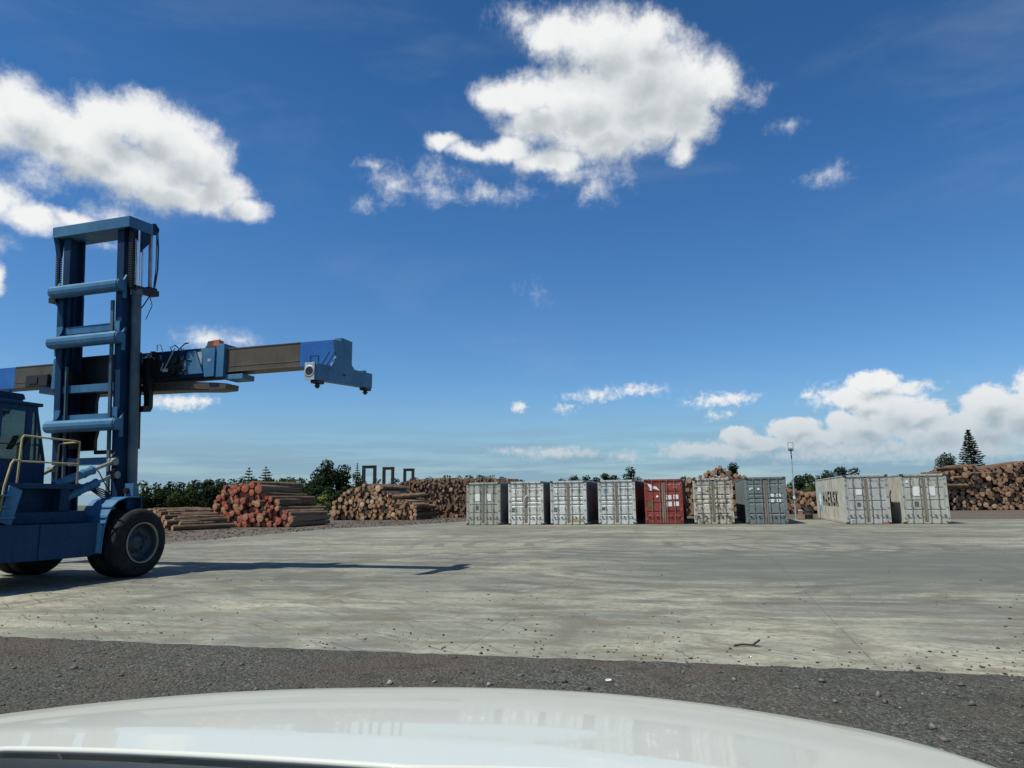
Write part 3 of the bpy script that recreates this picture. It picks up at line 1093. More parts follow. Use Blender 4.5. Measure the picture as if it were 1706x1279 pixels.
lg.build('round_placard', M['sticker'], red)
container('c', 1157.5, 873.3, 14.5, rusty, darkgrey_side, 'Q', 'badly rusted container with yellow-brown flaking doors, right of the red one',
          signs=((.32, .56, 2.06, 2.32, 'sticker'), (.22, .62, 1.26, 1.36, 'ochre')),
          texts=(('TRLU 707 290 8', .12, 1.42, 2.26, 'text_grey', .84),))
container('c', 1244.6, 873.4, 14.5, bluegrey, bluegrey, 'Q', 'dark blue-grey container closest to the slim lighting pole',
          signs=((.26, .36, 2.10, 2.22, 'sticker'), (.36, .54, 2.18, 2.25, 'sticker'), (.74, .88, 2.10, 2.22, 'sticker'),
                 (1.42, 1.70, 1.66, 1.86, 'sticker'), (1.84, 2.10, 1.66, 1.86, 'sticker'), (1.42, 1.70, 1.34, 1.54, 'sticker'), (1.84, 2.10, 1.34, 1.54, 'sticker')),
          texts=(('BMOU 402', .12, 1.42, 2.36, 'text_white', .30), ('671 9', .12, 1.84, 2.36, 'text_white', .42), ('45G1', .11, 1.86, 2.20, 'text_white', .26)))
mk = container('c', 1411.0, 873.3, 15.5, maerskp, maersks, 'P', 'grey container with a star square and MAERSK on its long side',
               signs=((.66, .98, 1.72, 2.04, 'sticker'), (.66, .86, 1.06, 1.26, 'sticker_dark'), (.28, .42, .24, .29, 'white_paint')),
               texts=(('MSKU 912 758 1', .12, 1.40, 2.50, 'text_grey', .88), ('45G1', .11, 1.84, 2.33, 'text_grey', .24)))
sg = MB()
sg.box(1.9, 2.42, .001, .004, .02, .12)
sg.build('red_sill_patch', M['pinkred'], mk)
c9 = container('c', 1506.7, 873.0, 15.5, grey9, maersks, 'P', 'grey container with two white door squares at the right end beside the log stack',
          signs=((.64, 1.04, 1.62, 2.16, 'sticker'), (1.42, 1.80, 1.62, 2.16, 'sticker'), (.66, .86, 1.02, 1.30, 'sticker_dark'), (.28, .42, 2.38, 2.52, 'sticker')),
          texts=(('MSKU 860 234 7', .12, 1.40, 2.50, 'text_grey', .88), ('45G1', .11, 1.84, 2.33, 'text_grey', .24)))


def side_decal(name, me_verts_faces, mat, parent):
    """lay flat geometry (in y,z of the left long side) onto the corrugation"""
    vs, fcs = me_verts_faces
    bm = bmesh.new()
    bv = [bm.verts.new((0, y, z)) for (y, z) in vs]
    for f in fcs:
        try:
            bm.faces.new([bv[i] for i in f])
        except ValueError:
            pass
    t = .05
    cuts = []
    while t < CL:
        cuts += [t, t + .068, t + .139, t + .207]
        t += .278
    lo, hi = min(v[0] for v in vs), max(v[0] for v in vs)
    for c_ in cuts:
        yy = .20 + c_
        if lo < yy < hi:
            bmesh.ops.bisect_plane(bm, geom=list(bm.verts) + list(bm.edges) + list(bm.faces), plane_co=(0, yy, 0), plane_no=(0, 1, 0))
    for v in bm.verts:
        v.co.x = .012 + corr_depth(v.co.y - .20) - .004
    b = MB()
    b.frombm(bm)
    return b.build(name, mat, parent, recalc=False)


def side_text(txt, y_start, y_end, z0, z1, mat, parent):
    """reads from the far end towards the door end (as seen from the left)"""
    n = len(txt)
    cw = (y_start - y_end) / n
    for i, ch in enumerate(txt):
        me = textmesh(ch, 1.0, .035)
        xs = [v.co.x for v in me.vertices]
        ys = [v.co.y for v in me.vertices]
        x0, x1, q0, q1 = min(xs), max(xs), min(ys), max(ys)
        vs = []
        for v in me.vertices:
            a = (v.co.x - x0) / (x1 - x0)
            vs.append((y_start - cw * (i + .06 + a * .84), z0 + (v.co.y - q0) / (q1 - q0) * (z1 - z0)))
        side_decal('letter', (vs, [list(p.vertices) for p in me.polygons]), mat, parent)


side_text('MAERSK', 9.1, 2.25, 1.00, 1.98, M['black_paint'], mk)
side_text('MAERSK', 9.1, 2.25, 1.00, 1.98, M['black_paint'], c9)
side_decal('blue_square', ([(11.0, .62), (9.55, .62), (9.55, 2.30), (11.0, 2.30)], [(0, 1, 2, 3)]), M['cyan_paint'], mk)
stp = []
for i in range(14):
    a = math.pi * 2 * i / 14 + .1
    r = .62 if i % 2 == 0 else .30
    stp.append((10.28 - r * math.sin(a), 1.48 + r * math.cos(a)))
so_ = side_decal('white_star', (stp, [list(range(14))]), M['sticker'], mk)
so_.location.x = -.003

# ------------------------------------------------------------------ container handler
LO = Vector((-10.75, 17.85, 0.0))
LYAW = rad(17.0)
TILT = rad(3.5)


def mast_xf(p):
    y, z = p.y + .1, p.z - .8
    ca, sa = math.cos(TILT), math.sin(TILT)
    return Vector((p.x, -.1 + y * ca - z * sa, .8 + y * sa + z * ca))


def part(mb, name, mat, parent, bev=0.0):
    o = mb.build(name, mat, parent)
    if bev:
        md = o.modifiers.new('bevel', 'BEVEL')
        md.width = bev
        md.segments = 2
        md.limit_method = 'ANGLE'
        md.angle_limit = rad(40)
    return o


def build_handler():
    L = empty('container_handler', LO, -LYAW)
    tag(L, 'big blue container handler with a tall mast and a wide lifting beam', 'container handler')
    B, BD = M['blue'], M['blue_dark']
    # ---- wheels: dual fronts both sides, single steer wheels at the rear
    def wheel(x, y, r, w, outer, sgn):
        wh = empty('wheel', (x, y, r), 0)
        wh.parent = L
        b = MB()
        R = r
        prof = [(-w / 2 + .03, R * .58), (-w / 2, R * .68), (-w / 2 + .005, R * .84), (-w / 2 + .05, R * .955), (-w / 2 + .10, R * .99), (-.03, R), (.03, R),
                (w / 2 - .10, R * .99), (w / 2 - .05, R * .955), (w / 2 - .005, R * .84), (w / 2, R * .68), (w / 2 - .03, R * .58)]
        b.lathe(prof, (0, 0, 0), 'x', 64)
        for s2 in (-1, 1):           # raised bead rings on the sidewall
            b.lathe([(s2 * (w / 2 + .000), R * .70), (s2 * (w / 2 + .010), R * .715), (s2 * (w / 2 + .000), R * .73)], (0, 0, 0), 'x', 64)
        b.build('tyre', M['rubber'], wh)
        rb = MB()
        s = sgn
        rr = R * .58
        rb.lathe([(s * (w / 2 - .03), rr + .012), (s * (w / 2 + .012), rr + .015), (s * (w / 2 + .014), rr - .008), (s * (w / 2 - .02), rr - .03)], (0, 0, 0), 'x', 48, close=True)
        ro = rb.build('rim', M['rimring'], wh)
        rb = MB()
        dep = .20 if outer else .05
        rb.lathe([(s * (w / 2 - .02), rr - .03), (s * (w / 2 - dep * .5), rr - .06), (s * (w / 2 - dep), rr - .075), (s * (w / 2 - dep - .02), .20), (s * (w / 2 - dep + .04), .17), (s * (w / 2 - dep + .06), .13), (s * (w / 2 - dep + .065), .001)], (0, 0, 0), 'x', 48)
        for k in range(10):
            a = k * 2 * math.pi / 10
            rb.cyl((s * (w / 2 - dep - .02), .24 * math.cos(a), .24 * math.sin(a)), (s * (w / 2 - dep + .03), .24 * math.cos(a), .24 * math.sin(a)), .018, n=6)
        for k in range(5):
            a = k * 2 * math.pi / 5 + .3
            rb.cyl((s * (w / 2 - dep - .015), .33 * math.cos(a), .33 * math.sin(a)), (s * (w / 2 - dep - .005), .33 * math.cos(a), .33 * math.sin(a)), .045, n=10, mi=1)
        rb.build('wheel_disc', [M['hub'], M['dark']], ro)
    for x, outer, sg in ((1.77, True, 1), (1.28, False, 1), (-1.28, False, -1), (-1.77, True, -1)):
        wheel(x, 0.0, .80, .45, outer, sg)
    for x, sg in ((1.25, 1), (-1.25, -1)):
        wheel(x, -4.9, .68, .42, False, sg)
    b = MB()
    b.cyl((-1.5, 0, .8), (1.5, 0, .8), .22, n=16)
    b.box(-.75, .75, -.35, .35, .5, 1.15)
    b.cyl((-1.1, -4.9, .68), (1.1, -4.9, .68), .12, n=12)
    part(b, 'axle', M['dark'], L)
    # ---- chassis
    b = MB()
    b.box(-.95, .95, -5.7, -.30, .58, 1.55)
    b.box(-.95, .98, -3.6, -1.15, 1.55, 2.10)
    b.box(-1.25, 1.25, -6.9, -5.65, .55, 2.25, ch=.12)
    b.box(-1.05, 1.05, -5.66, -3.4, 1.5, 2.45, ch=.06)
    b.box(1.12, 1.32, -1.72, -1.50, 1.59, 2.10)
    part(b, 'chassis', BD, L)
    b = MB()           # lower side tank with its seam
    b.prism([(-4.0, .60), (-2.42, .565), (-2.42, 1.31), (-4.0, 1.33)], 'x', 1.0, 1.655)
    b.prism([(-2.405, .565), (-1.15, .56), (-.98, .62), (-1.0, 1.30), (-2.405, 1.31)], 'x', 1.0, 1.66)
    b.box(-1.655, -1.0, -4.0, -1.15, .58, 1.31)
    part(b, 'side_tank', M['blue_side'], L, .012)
    b = MB()
    b.box(.99, 1.40, -3.3, -1.12, 1.32, 1.56)
    part(b, 'sill_panel', BD, L, .01)
    b = MB()
    b.obox((1.38, -2.83, 2.06), (1.50, -3.10, 1.34), .30, .07, up=(1, 0, 0))
    b.obox((1.38, -3.3, 2.06), (1.50, -3.55, 1.34), .30, .07, up=(1, 0, 0))
    for k in range(3):
        b.box(1.36, 1.62, -3.40, -2.95, 1.45 + k * .22, 1.48 + k * .22)
    part(b, 'ladder', B, L)
    # ---- fender over the right duals, and the left one
    fp = [(.16, 1.88), (.06, 1.885), (-.10, 1.885), (-.28, 1.875), (-.52, 1.80), (-.68, 1.66), (-.79, 1.46), (-.855, 1.22), (-.885, .95), (-.90, .62)]
    for sgn in (1, -1):
        b = MB()
        inner = [(y * .985 + .004, z - .02) for (y, z) in fp]
        xa, xb = (.92, 1.70) if sgn > 0 else (-1.70, -.92)
        for i in range(len(fp) - 1):
            b.prism([fp[i], fp[i + 1], inner[i + 1], inner[i]], 'x', xa, xb)
        # rolled outer edge
        ex = 1.70 if sgn > 0 else -1.70
        b.tube([(ex, y, z - .012) for y, z in fp], .018, 6)
        # flat filler between fender and tank
        b.prism([(-.89, .62), (-.875, 1.0), (-.86, 1.2), (-1.02, 1.3), (-1.02, .62)], 'x', min(ex - .01 * sgn, ex - .04 * sgn), max(ex - .01 * sgn, ex - .04 * sgn))
        part(b, 'fender', B, L)
    b = MB()
    b.box(1.50, 1.56, -.12, .20, 1.58, 1.862)
    b.box(.92, 1.70, .16, .20, 1.45, 1.86)
    part(b, 'mudguard_plate', M['blue_side'], L)
    # lamp box and sticker on the fender by the mast foot
    b = MB()
    b.box(1.36, 1.62, -.02, .15, 1.888, 2.20, ch=.01)
    lb = part(b, 'lamp_box', B, L)
    b = MB()
    b.cyl((1.44, -.09, 2.03), (1.44, -.022, 2.03), .07, .08, n=14)
    part(b, 'work_lamp', M['dark'], lb)
    b = MB()
    b.box(1.621, 1.625, .02, .12, 2.08, 2.15)
    part(b, 'sticker', M['green_sticker'], lb)
    # ---- platform and handrails
    b = MB()
    b.box(-1.15, 1.36, -3.25, -1.20, 2.105, 2.165, ch=.006)
    b.box(1.30, 1.37, -3.25, -1.20, 2.06, 2.104)
    part(b, 'platform', M['blue_side'], L)
    rl = MB()
    R_ = .021
    rl.tube([(1.30, -2.74, 2.17), (1.30, -2.72, 3.10), (1.30, -2.68, 3.16), (1.30, -1.40, 3.13), (1.30, -1.33, 3.11), (1.295, -1.31, 2.17)], R_)
    rl.tube([(1.30, -2.72, 2.62), (1.30, -1.32, 2.62)], R_ * .9)
    rl.tube([(1.30, -1.32, 3.12), (.70, -1.31, 3.10), (.66, -1.31, 3.06), (.66, -1.30, 2.17)], R_)
    rl.tube([(1.30, -1.32, 2.62), (.66, -1.31, 2.60)], R_ * .9)
    rl.tube([(1.34, -2.74, 2.63), (1.36, -2.90, 2.63), (1.40, -2.98, 2.55), (1.48, -3.14, 2.10), (1.5, -3.2, 1.6)], R_ * 1.1)
    part(rl, 'handrail', M['rail'], L)
    # ---- cab
    cab = MB()
    x0, x1 = -1.22, .40
    yb, yf = -3.3, -1.50
    zt = 3.93
    T_ = .09
    # right and left side frames with window openings
    for xs_ in (x1, x0):
        s = -1 if xs_ > 0 else 1
        xa, xb = sorted((xs_, xs_ + s * .06))
        cab.prism([(yb, 2.17), (yf + .12, 2.17), (yf + .10, 2.72), (yb, 2.72)], 'x', xa, xb)             # lower panel
        cab.prism([(yb, 3.80), (yf - .17, 3.80), (yf - .19, zt), (yb, zt)], 'x', xa, xb)                 # header
        cab.box(xa, xb, -2.62, -2.50, 2.72, 3.80)                                                       # B pillar
        cab.box(xa, xb, yb, yb + .09, 2.72, 3.80)
        cab.prism([(-1.92, 2.72), (-1.78, 2.72), (-1.80, 3.80), (-1.94, 3.80)], 'x', xa, xb)             # door pillar
        cab.prism([(yf + .05, 2.72), (yf + .10, 2.72), (yf - .17, 3.80), (yf - .22, 3.80)], 'x', xa, xb)
        cab.prism([(-1.655, 2.72), (-1.63, 2.72), (-1.70, 3.80), (-1.725, 3.80)], 'x', xa, xb)
    cab.prism([(yf + .12, 2.17), (yf + .06, 2.17), (yf + .02, 2.78), (yf + .09, 2.78)], 'x', x0 + .06, x1 - .06)
    cab.box(x0 + .06, x1 - .06, yb, yb + .06, 2.17, 2.85)
    cab.box(x0 + .06, x1 - .06, yb, yb + .06, 3.74, 3.90)
    cab.box(x0 + .062, x1 - .062, yf - .28, yf - .19, 3.78, 3.90)
    cab.box(x0 - .04, x1 + .05, yb - .05, yf - .10, zt + .003, zt + .08, ch=.02)
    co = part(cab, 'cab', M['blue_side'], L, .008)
    b = MB()
    b.box(-.95, .30, -2.95, -1.98, 4.015, 4.20, ch=.03)
    b.prism([(-2.05, 4.05), (-1.90, 4.08), (-1.94, 4.19), (-2.05, 4.19)], 'x', -.8, .25)
    b.box(.301, .315, -2.33, -2.30, 4.02, 4.25)
    part(b, 'roof_unit', BD, co)
    for nm, mbx in (('side_window', (x1 - .035, x1 - .025, -2.50, -1.86, 2.72, 3.80)), ('side_window', (x0 + .025, x0 + .035, -2.50, -1.86, 2.72, 3.80)),
                    ('side_window', (x1 - .035, x1 - .025, -3.21, -2.62, 2.72, 3.80))):
        w = MB()
        w.box(*mbx)
        part(w, nm, M['glass'], co)
    for xx_ in (x1 - .035, x0 + .025):
        w = MB()
        w.prism([(-1.78, 2.72), (yf + .05, 2.72), (yf - .22, 3.80), (-1.80, 3.80)], 'x', xx_, xx_ + .01)
        part(w, 'quarter_window', M['glass'], co)
    w = MB()
    w.prism([(yf + .06, 2.78), (yf + .07, 2.78), (yf - .21, 3.78), (yf - .22, 3.78)], 'x', x0 + .07, x1 - .07)
    part(w, 'windscreen', M['glass'], co)
    w = MB()
    w.box(x0 + .1, x1 - .1, yb + .02, yb + .03, 2.85, 3.74)
    part(w, 'rear_window', M['glass'], co)
    b = MB()
    b.box(-.72, -.20, -2.95, -2.40, 2.55, 2.70, ch=.04)
    b.box(-.70, -.22, -3.05, -2.92, 2.65, 3.30, ch=.05)
    part(b, 'seat', M['dark'], co)
    b = MB()
    b.box(-.60, -.35, -1.95, -1.90, 3.0, 3.28, ch=.01)
    b.box(-.9, .1, -1.85, -1.60, 2.30, 2.80, ch=.03)
    b.obox((-.45, -2.0, 2.75), (-.45, -1.75, 2.6), .04, .04)
    b.lathe([(0, .17), (.02, .19), (.04, .17)], (-.45, -2.05, 2.84), 'z', 20, close=True)
    b.tube([(.2, -2.2, 2.75), (.22, -2.15, 3.1), (.15, -2.1, 3.65)], .012, 6)
    b.tube([(.1, -2.4, 3.78), (.05, -2.3, 3.5), (0, -2.25, 3.2)], .02, 6)
    part(b, 'controls', M['dark'], co)
    b = MB()
    b.obox((.41, -2.12, 3.05), (.60, -2.05, 3.15), .03, .03)
    b.obox((.55, -2.12, 2.95), (.55, -1.98, 3.25), .04, .16, up=(1, 0, 0))
    part(b, 'mirror', M['dark'], co)
    # ---- engine cover behind, exhaust pipe
    b = MB()
    b.box(-.85, .85, -5.6, -3.45, 2.46, 2.62, ch=.05)
    b.cyl((.75, -3.9, 2.4), (.75, -3.9, 3.5), .07, n=12)
    part(b, 'engine_cover', B, L)
    # ================= mast (leaning back a little)
    def mm():
        return MB(mast_xf)
    mast = empty('mast', (0, 0, 0))
    mast.parent = L
    for sgn in (-1, 1):
        # outer upright: channel section, open towards the middle
        b = mm()
        xo, xi = sgn * 1.06, sgn * .86
        b.box(sgn * 1.06, sgn * 1.02, .12, .74, .55, 7.15)
        b.box(sgn * 1.02, xi, .12, .17, .55, 7.15)
        b.box(sgn * 1.02, xi, .69, .74, .55, 7.15)
        b.box(sgn * 1.02, xi, .42, .45, .55, 7.15)
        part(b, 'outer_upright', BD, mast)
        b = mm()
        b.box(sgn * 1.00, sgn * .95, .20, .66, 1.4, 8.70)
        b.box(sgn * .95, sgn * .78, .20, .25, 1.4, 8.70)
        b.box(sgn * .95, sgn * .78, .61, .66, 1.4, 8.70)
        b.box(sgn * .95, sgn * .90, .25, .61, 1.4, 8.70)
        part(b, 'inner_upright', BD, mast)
        # lift cylinder with chromed rod
        b = mm()
        b.cyl((sgn * 1.20, .43, .95), (sgn * 1.20, .43, 7.05), .115, n=20)
        b.cyl((sgn * 1.20, .43, 6.95), (sgn * 1.20, .43, 7.10), .14, n=20)
        part(b, 'lift_cylinder', M['blue_cyl'], mast)
        b = mm()
        b.cyl((sgn * 1.20, .43, 7.10), (sgn * 1.20, .43, 8.68), .062, n=14)
        b.cyl((sgn * 1.20, .60, 7.10), (sgn * 1.20, .60, 8.68), .020, n=8)
        part(b, 'lift_rod', M['chrome'], mast)
        # leaf chain: stacked links
        b = mm()
        for k in range(26):
            z = 7.12 + k * .060
            b.box(sgn * 1.14 if sgn > 0 else -1.27, sgn * 1.27 if sgn > 0 else -1.14, .20, .28, z, z + .036)
        b.box(sgn * 1.18 if sgn > 0 else -1.23, sgn * 1.23 if sgn > 0 else -1.18, .215, .265, 7.1, 8.7)
        part(b, 'lift_chain', M['dark'], mast)
        # gusset plates under the head beam
        b = mm()
        b.prism([(.10, 8.66), (.80, 8.66), (.76, 8.40), (.55, 8.18), (.50, 8.10), (.44, 8.66)] if sgn > 0 else [(.10, 8.66), (.30, 8.66), (.26, 8.2), (.22, 8.1), (.14, 8.5)], 'x', *sorted((sgn * 1.10, sgn * 1.25)))
        part(b, 'head_gusset', BD, mast)
    b = mm()
    b.box(-1.27, 1.27, .08, .86, 8.66, 8.95)
    part(b, 'head_beam', B, mast, .012)
    b = mm()
    b.prism([(.86, 8.66), (.98, 8.70), (1.02, 8.93), (.95, 9.0), (.86, 8.98)], 'x', 1.05, 1.10)
    b.prism([(.86, 8.66), (.98, 8.70), (1.02, 8.93), (.95, 9.0), (.86, 8.98)], 'x', 1.22, 1.27)
    b.cyl((1.09, 1.0, 8.86), (1.23, 1.0, 8.86), .11, n=16)
    b.cyl((1.03, 1.0, 8.86), (1.30, 1.0, 8.86), .04, n=10)
    part(b, 'hose_pulley', BD, mast)
    b = mm()
    for (dx, dy) in ((0, .0), (.03, .04), (-.03, .08)):
        b.tube([(1.16 + dx, 1.09 + dy * .3, 8.86), (1.17 + dx, 1.09 + dy, 8.4), (1.17 + dx, 1.08 + dy, 7.8), (1.16 + dx, 1.02 + dy * .4, 7.25)], .013, 6)
    b.tube([(1.15, .95, 7.1), (1.16, .7, 6.75), (1.14, .3, 6.25), (1.12, .1, 5.8)], .016, 6)
    b.tube([(1.15, .90, 7.1), (1.17, .98, 6.8), (1.15, .80, 6.4)], .011, 6)
    for k, (xh, yh) in enumerate(((.70, .30), (.66, .34), (.62, .38))):
        b.tube([(xh, yh, 8.3), (xh, yh + .01, 6), (xh + .01, yh, 4), (xh, yh, 2.6)], .014, 6)
    part(b, 'mast_hoses', M['hose'], mast)
    b = mm()
    b.box(1.05, 1.13, .94, 1.00, 7.1, 8.8)
    part(b, 'hose_guard', M['pale_steel'], mast)
    b = mm()
    b.box(1.06, 1.30, .30, 1.08, 7.05, 7.20, ch=.01)
    b.box(1.08, 1.26, .78, 1.05, 7.12, 7.26)
    part(b, 'cylinder_bracket', M['dark'], mast)
    b = mm()
    b.box(-1.30, -1.06, .06, .55, 6.92, 7.06)
    part(b, 'cylinder_bracket', M['dark'], mast)
    # bulging cross members on the back
    for z in (7.16, 5.83, 3.66):
        b = mm()
        n = 14
        ring = []
        for k in range(n):
            a = 2 * math.pi * k / n
            ca, sa = math.cos(a), math.sin(a)
            ring.append((.03 + .17 * (abs(ca) ** .8) * (1 if ca > 0 else -1), z + .155 * (abs(sa) ** .8) * (1 if sa > 0 else -1)))
        b.prism(ring, 'x', -1.10, 1.10)
        b.prism([(.03 + (p[0] - .03) * .86, z + (p[1] - z) * .86) for p in ring], 'x', -1.14, 1.14)
        b.prism([(.12, z - .32), (.20, z - .32), (.20, z + .30), (.12, z + .16)], 'x', -1.12, -1.06)
        b.prism([(.12, z - .32), (.20, z - .32), (.20, z + .30), (.12, z + .16)], 'x', 1.06, 1.12)
        part(b, 'rear_cross_member', B, mast, .006)
    for z in (6.15, 4.62, 3.86, 2.76):
        b = mm()
        b.box(-.855, .855, .175, .195, z - .095, z + .095)
        b.box(-.855, .855, .195, .42, z - .095, z - .075)
        part(b, 'inner_cross_member', B, mast)
    # curved stay plates that hug the big cross members
    for z in (5.83, 3.66):
        for sgn in (-1, 1):
            b = mm()
            pts = []
            for k in range(7):
                a = k / 6 * math.pi / 2
                pts.append((sgn * (1.02 - .20 * math.sin(a)), z + .17 + .26 * (1 - math.cos(a))))
            poly = pts + [(sgn * 1.03, z + .43)]
            b.prism(poly, 'y', .09, .115)
            part(b, 'stay_plate', B, mast)
    # mast foot
    b = mm()
    b.box(-1.06, 1.06, .18, .68, .50, .82)
    b.box(-1.06, 1.06, .10, .118, .62, 1.55)
    part(b, 'mast_foot', BD, mast)
    b = mm()
    b.box(.76, .84, .06, .115, 1.3, 6.8)
    part(b, 'wear_strip', M['blue_cyl'], mast)
    b = mm()
    b.box(-.70, -.66, .10, .17, 1.6, 5.2)
    part(b, 'wear_strip', M['blue_cyl'], mast)
    # ---- carriage inside and before the mast
    car = mm()
    car.box(-1.0, -.40, .76, .86, 3.05, 5.55)
    car.box(.40, 1.0, .76, .86, 3.05, 5.55)
    car.box(-.40, .40, .76, .86, 4.62, 5.55)
    car.box(-.40, .40, .76, .86, 3.62, 3.86)
    car.box(-.40, .40, .76, .86, 2.95, 3.05)
    for z0_, z1_, up_ in ((3.86, 4.62, True), (3.05, 3.62, False)):
        car.prism([(.40, z0_), (.22, z0_), (.40, z0_ + .20)], 'y', .765, .855)
        car.prism([(-.40, z1_), (-.30, z1_), (-.40, z1_ - .30)], 'y', .765, .855)
    for sgn in (-1, 1):
        car.box(sgn * .90, sgn * .70, .28, .76, 3.1, 3.6)
        car.box(sgn * .90, sgn * .70, .28, .76, 4.6, 5.1)
    part(car, 'carriage', M['dark'], mast)
    b = mm()
    b.prism([(.86, 5.4), (1.02, 5.4), (1.06, 4.75), (1.05, 4.12), (.98, 4.0), (.74, 3.99), (.74, 4.14), (.90, 4.15), (.92, 4.22), (.90, 4.6), (.80, 5.0)], 'x', 1.03, 1.20)
    part(b, 'beam_hook', M['dark'], mast)
    b = mm()
    b.prism([(.86, 5.4), (1.02, 5.4), (1.06, 4.75), (1.05, 4.12), (.98, 4.0), (.74, 3.99), (.74, 4.14), (.90, 4.15), (.92, 4.22), (.90, 4.6), (.80, 5.0)], 'x', -1.20, -1.03)
    part(b, 'beam_hook', M['dark'], mast)
    # ---- tilt cylinders and their hoses
    for (p0, p1, p2) in (((.92, -1.55, 2.14), (.98, -.62, 2.52), (.98, -.06, 2.74)), ((1.02, -1.45, 1.82), (1.02, -.52, 2.22), (1.02, -.02, 2.42)),
                         ((-.98, -1.45, 1.9), (-.98, -.52, 2.35), (-.98, -.02, 2.62))):
        b = MB()
        b.cyl(p0, p1, .095, n=18)
        d = (Vector(p1) - Vector(p0)).normalized()
        for q in (.15, .45, .75, .98):
            c_ = Vector(p0).lerp(Vector(p1), q)
            b.cyl(c_ - d * .02, c_ + d * .02, .108, n=18)
        tcy = part(b, 'tilt_cylinder', B, L)
        b = MB()
        b.cyl(p1, p2, .045, n=12)
        b.cyl(Vector(p2) - Vector((.09, 0, 0)), Vector(p2) + Vector((.09, 0, 0)), .09, n=12)
        part(b, 'piston_rod', M['bar_grey'], tcy)
    b = MB()
    for k in range(5):
        o = k * .05
        b.tube([(.7 + o, -1.35, 1.9), (.85 + o, -1.1, 2.15 + o * .3), (1.0, -.75, 2.18 - o * .4), (1.05, -.35, 2.05 - o), (1.0, -.05, 1.9)], .016, 6)
    b.tube([(.95, -.55, 2.6), (1.0, -.45, 2.45), (1.08, -.35, 2.2), (1.0, -.1, 2.0)], .014, 6)
    b.tube([(1.0, -.2, 2.75), (1.05, -.15, 2.9), (1.02, .0, 3.05), (1.0, .1, 2.7)], .014, 6)
    b.tube([(1.06, -.3, 2.45), (1.1, -.1, 2.55), (1.08, .08, 2.5), (1.05, .1, 2.1)], .018, 6)
    b.box(.92, 1.10, -.16, .08, 2.32, 2.50)
    part(b, 'hydraulic_hoses', M['hose'], L)
    # ================= spreader
    sp_ = empty('spreader_beam', (0, 0, 0))
    sp_.parent = L
    b = MB()
    b.box(-2.33, 3.30, .87, 1.45, 4.90, 5.66)
    part(b, 'centre_section', M['blue_dark'], sp_, .012)
    b = MB()
    b.box(-2.33, -2.10, .83, 1.49, 4.86, 5.72)
    b.box(-2.86, -2.331, .92, 1.40, 4.79, 4.925)
    part(b, 'end_collar', B, sp_, .01)
    b = MB()
    b.box(3.10, 3.34, .83, 1.49, 4.86, 5.72)
    b.box(3.34, 3.86, .92, 1.40, 4.79, 4.925)
    part(b, 'end_collar', B, sp_, .01)
    b = MB()       # pressed plates on the side: slanting gussets with pale gaps between
    b.prism([(2.22, 5.58), (2.48, 5.58), (2.74, 4.98), (2.16, 4.98)], 'y', .80, .868)
    b.prism([(2.66, 5.62), (3.09, 5.62), (3.09, 4.88), (2.80, 4.88)], 'y', .79, .868)
    b.box(1.9, 2.08, .83, .868, 5.0, 5.5)
    part(b, 'side_gusset', B, sp_, .006)
    b = MB()
    b.box(2.50, 2.64, .855, .8685, 5.02, 5.56)
    part(b, 'pale_patch', M['pale_steel'], sp_)
    b = MB()
    b.box(1.98, 2.20, .858, .8685, 5.05, 5.40)
    part(b, 'pale_patch', M['pale_steel'], sp_)
    b = MB()
    b.box(2.88, 2.98, .786, .789, 5.27, 5.34)
    part(b, 'pale_patch', M['pale_steel'], sp_)
    for xr, xl, mt, xb in ((3.345, 6.60, 'arm', 5.50), (-2.335, -5.60, 'arm', -3.82)):
        b = MB()
        b.box(xr, xb, .93, 1.39, 5.00, 5.60)
        b.box(xr, xb, .915, 1.405, 4.985, 5.015)
        b.box(xr, xb, .918, 1.402, 5.575, 5.605)
        b.box(xr, xb, .922, .929, 5.12, 5.145)
        ao = part(b, 'telescopic_arm', M[mt], sp_, .006)
        b = MB()
        sgn = 1 if xl > xb else -1
        b.box(xb + sgn * .002, xl, .928, 1.392, 5.002, 5.602)
        b.box(xb + sgn * .002, xl, .915, 1.405, 4.985, 5.0015)
        part(b, 'painted_arm_end', M['blue_bright'] if sgn > 0 else M['blue_bright'], ao, .006)
    b = MB()
    b.box(-3.25, -2.45, .80, .914, 4.96, 5.30, ch=.02)
    b.box(-3.1, -2.8, .78, .80, 5.05, 5.22)
    part(b, 'valve_box', M['dark'], sp_)
    # lower guide frame with tapered ends
    b = MB()
    b.prism([(-1.6, 4.66), (2.0, 4.60), (3.0, 4.545), (3.38, 4.56), (3.40, 4.70), (3.05, 4.74), (2.3, 4.80), (-1.6, 4.86)], 'y', .90, 1.40)
    b.prism([(-1.4, 4.68), (1.9, 4.64), (2.9, 4.58), (1.8, 4.74), (-1.4, 4.78)], 'y', .885, .899)
    part(b, 'guide_frame', M['arm'], sp_, .01)
    # hydraulic clutter
    b = MB()
    rr = random.Random(21)
    for k in range(14):
        x = rr.uniform(1.0, 2.05)
        z = rr.uniform(5.0, 5.5)
        b.box(x, x + rr.uniform(.05, .22), .70 + rr.random() * .08, .868, z, z + rr.uniform(.05, .2))
    b.box(.9, 1.9, .74, .868, 4.96, 5.36)
    for k in range(22):
        x, z = rr.uniform(.95, 2.1), rr.uniform(5.0, 5.65)
        pts = [(x, rr.uniform(.68, .82), z)]
        for q in range(4):
            x += rr.uniform(-.14, .2)
            z += rr.uniform(-.14, .16)
            pts.append((x, rr.uniform(.64, .80), min(max(z, 4.95), 5.78)))
        b.tube(pts, .012 + rr.random() * .006, 6)
    part(b, 'valve_bank', M['dark'], sp_)
    b = MB()
    b.obox((1.62, .66, 5.06), (1.95, .66, 5.66), .02, .02)
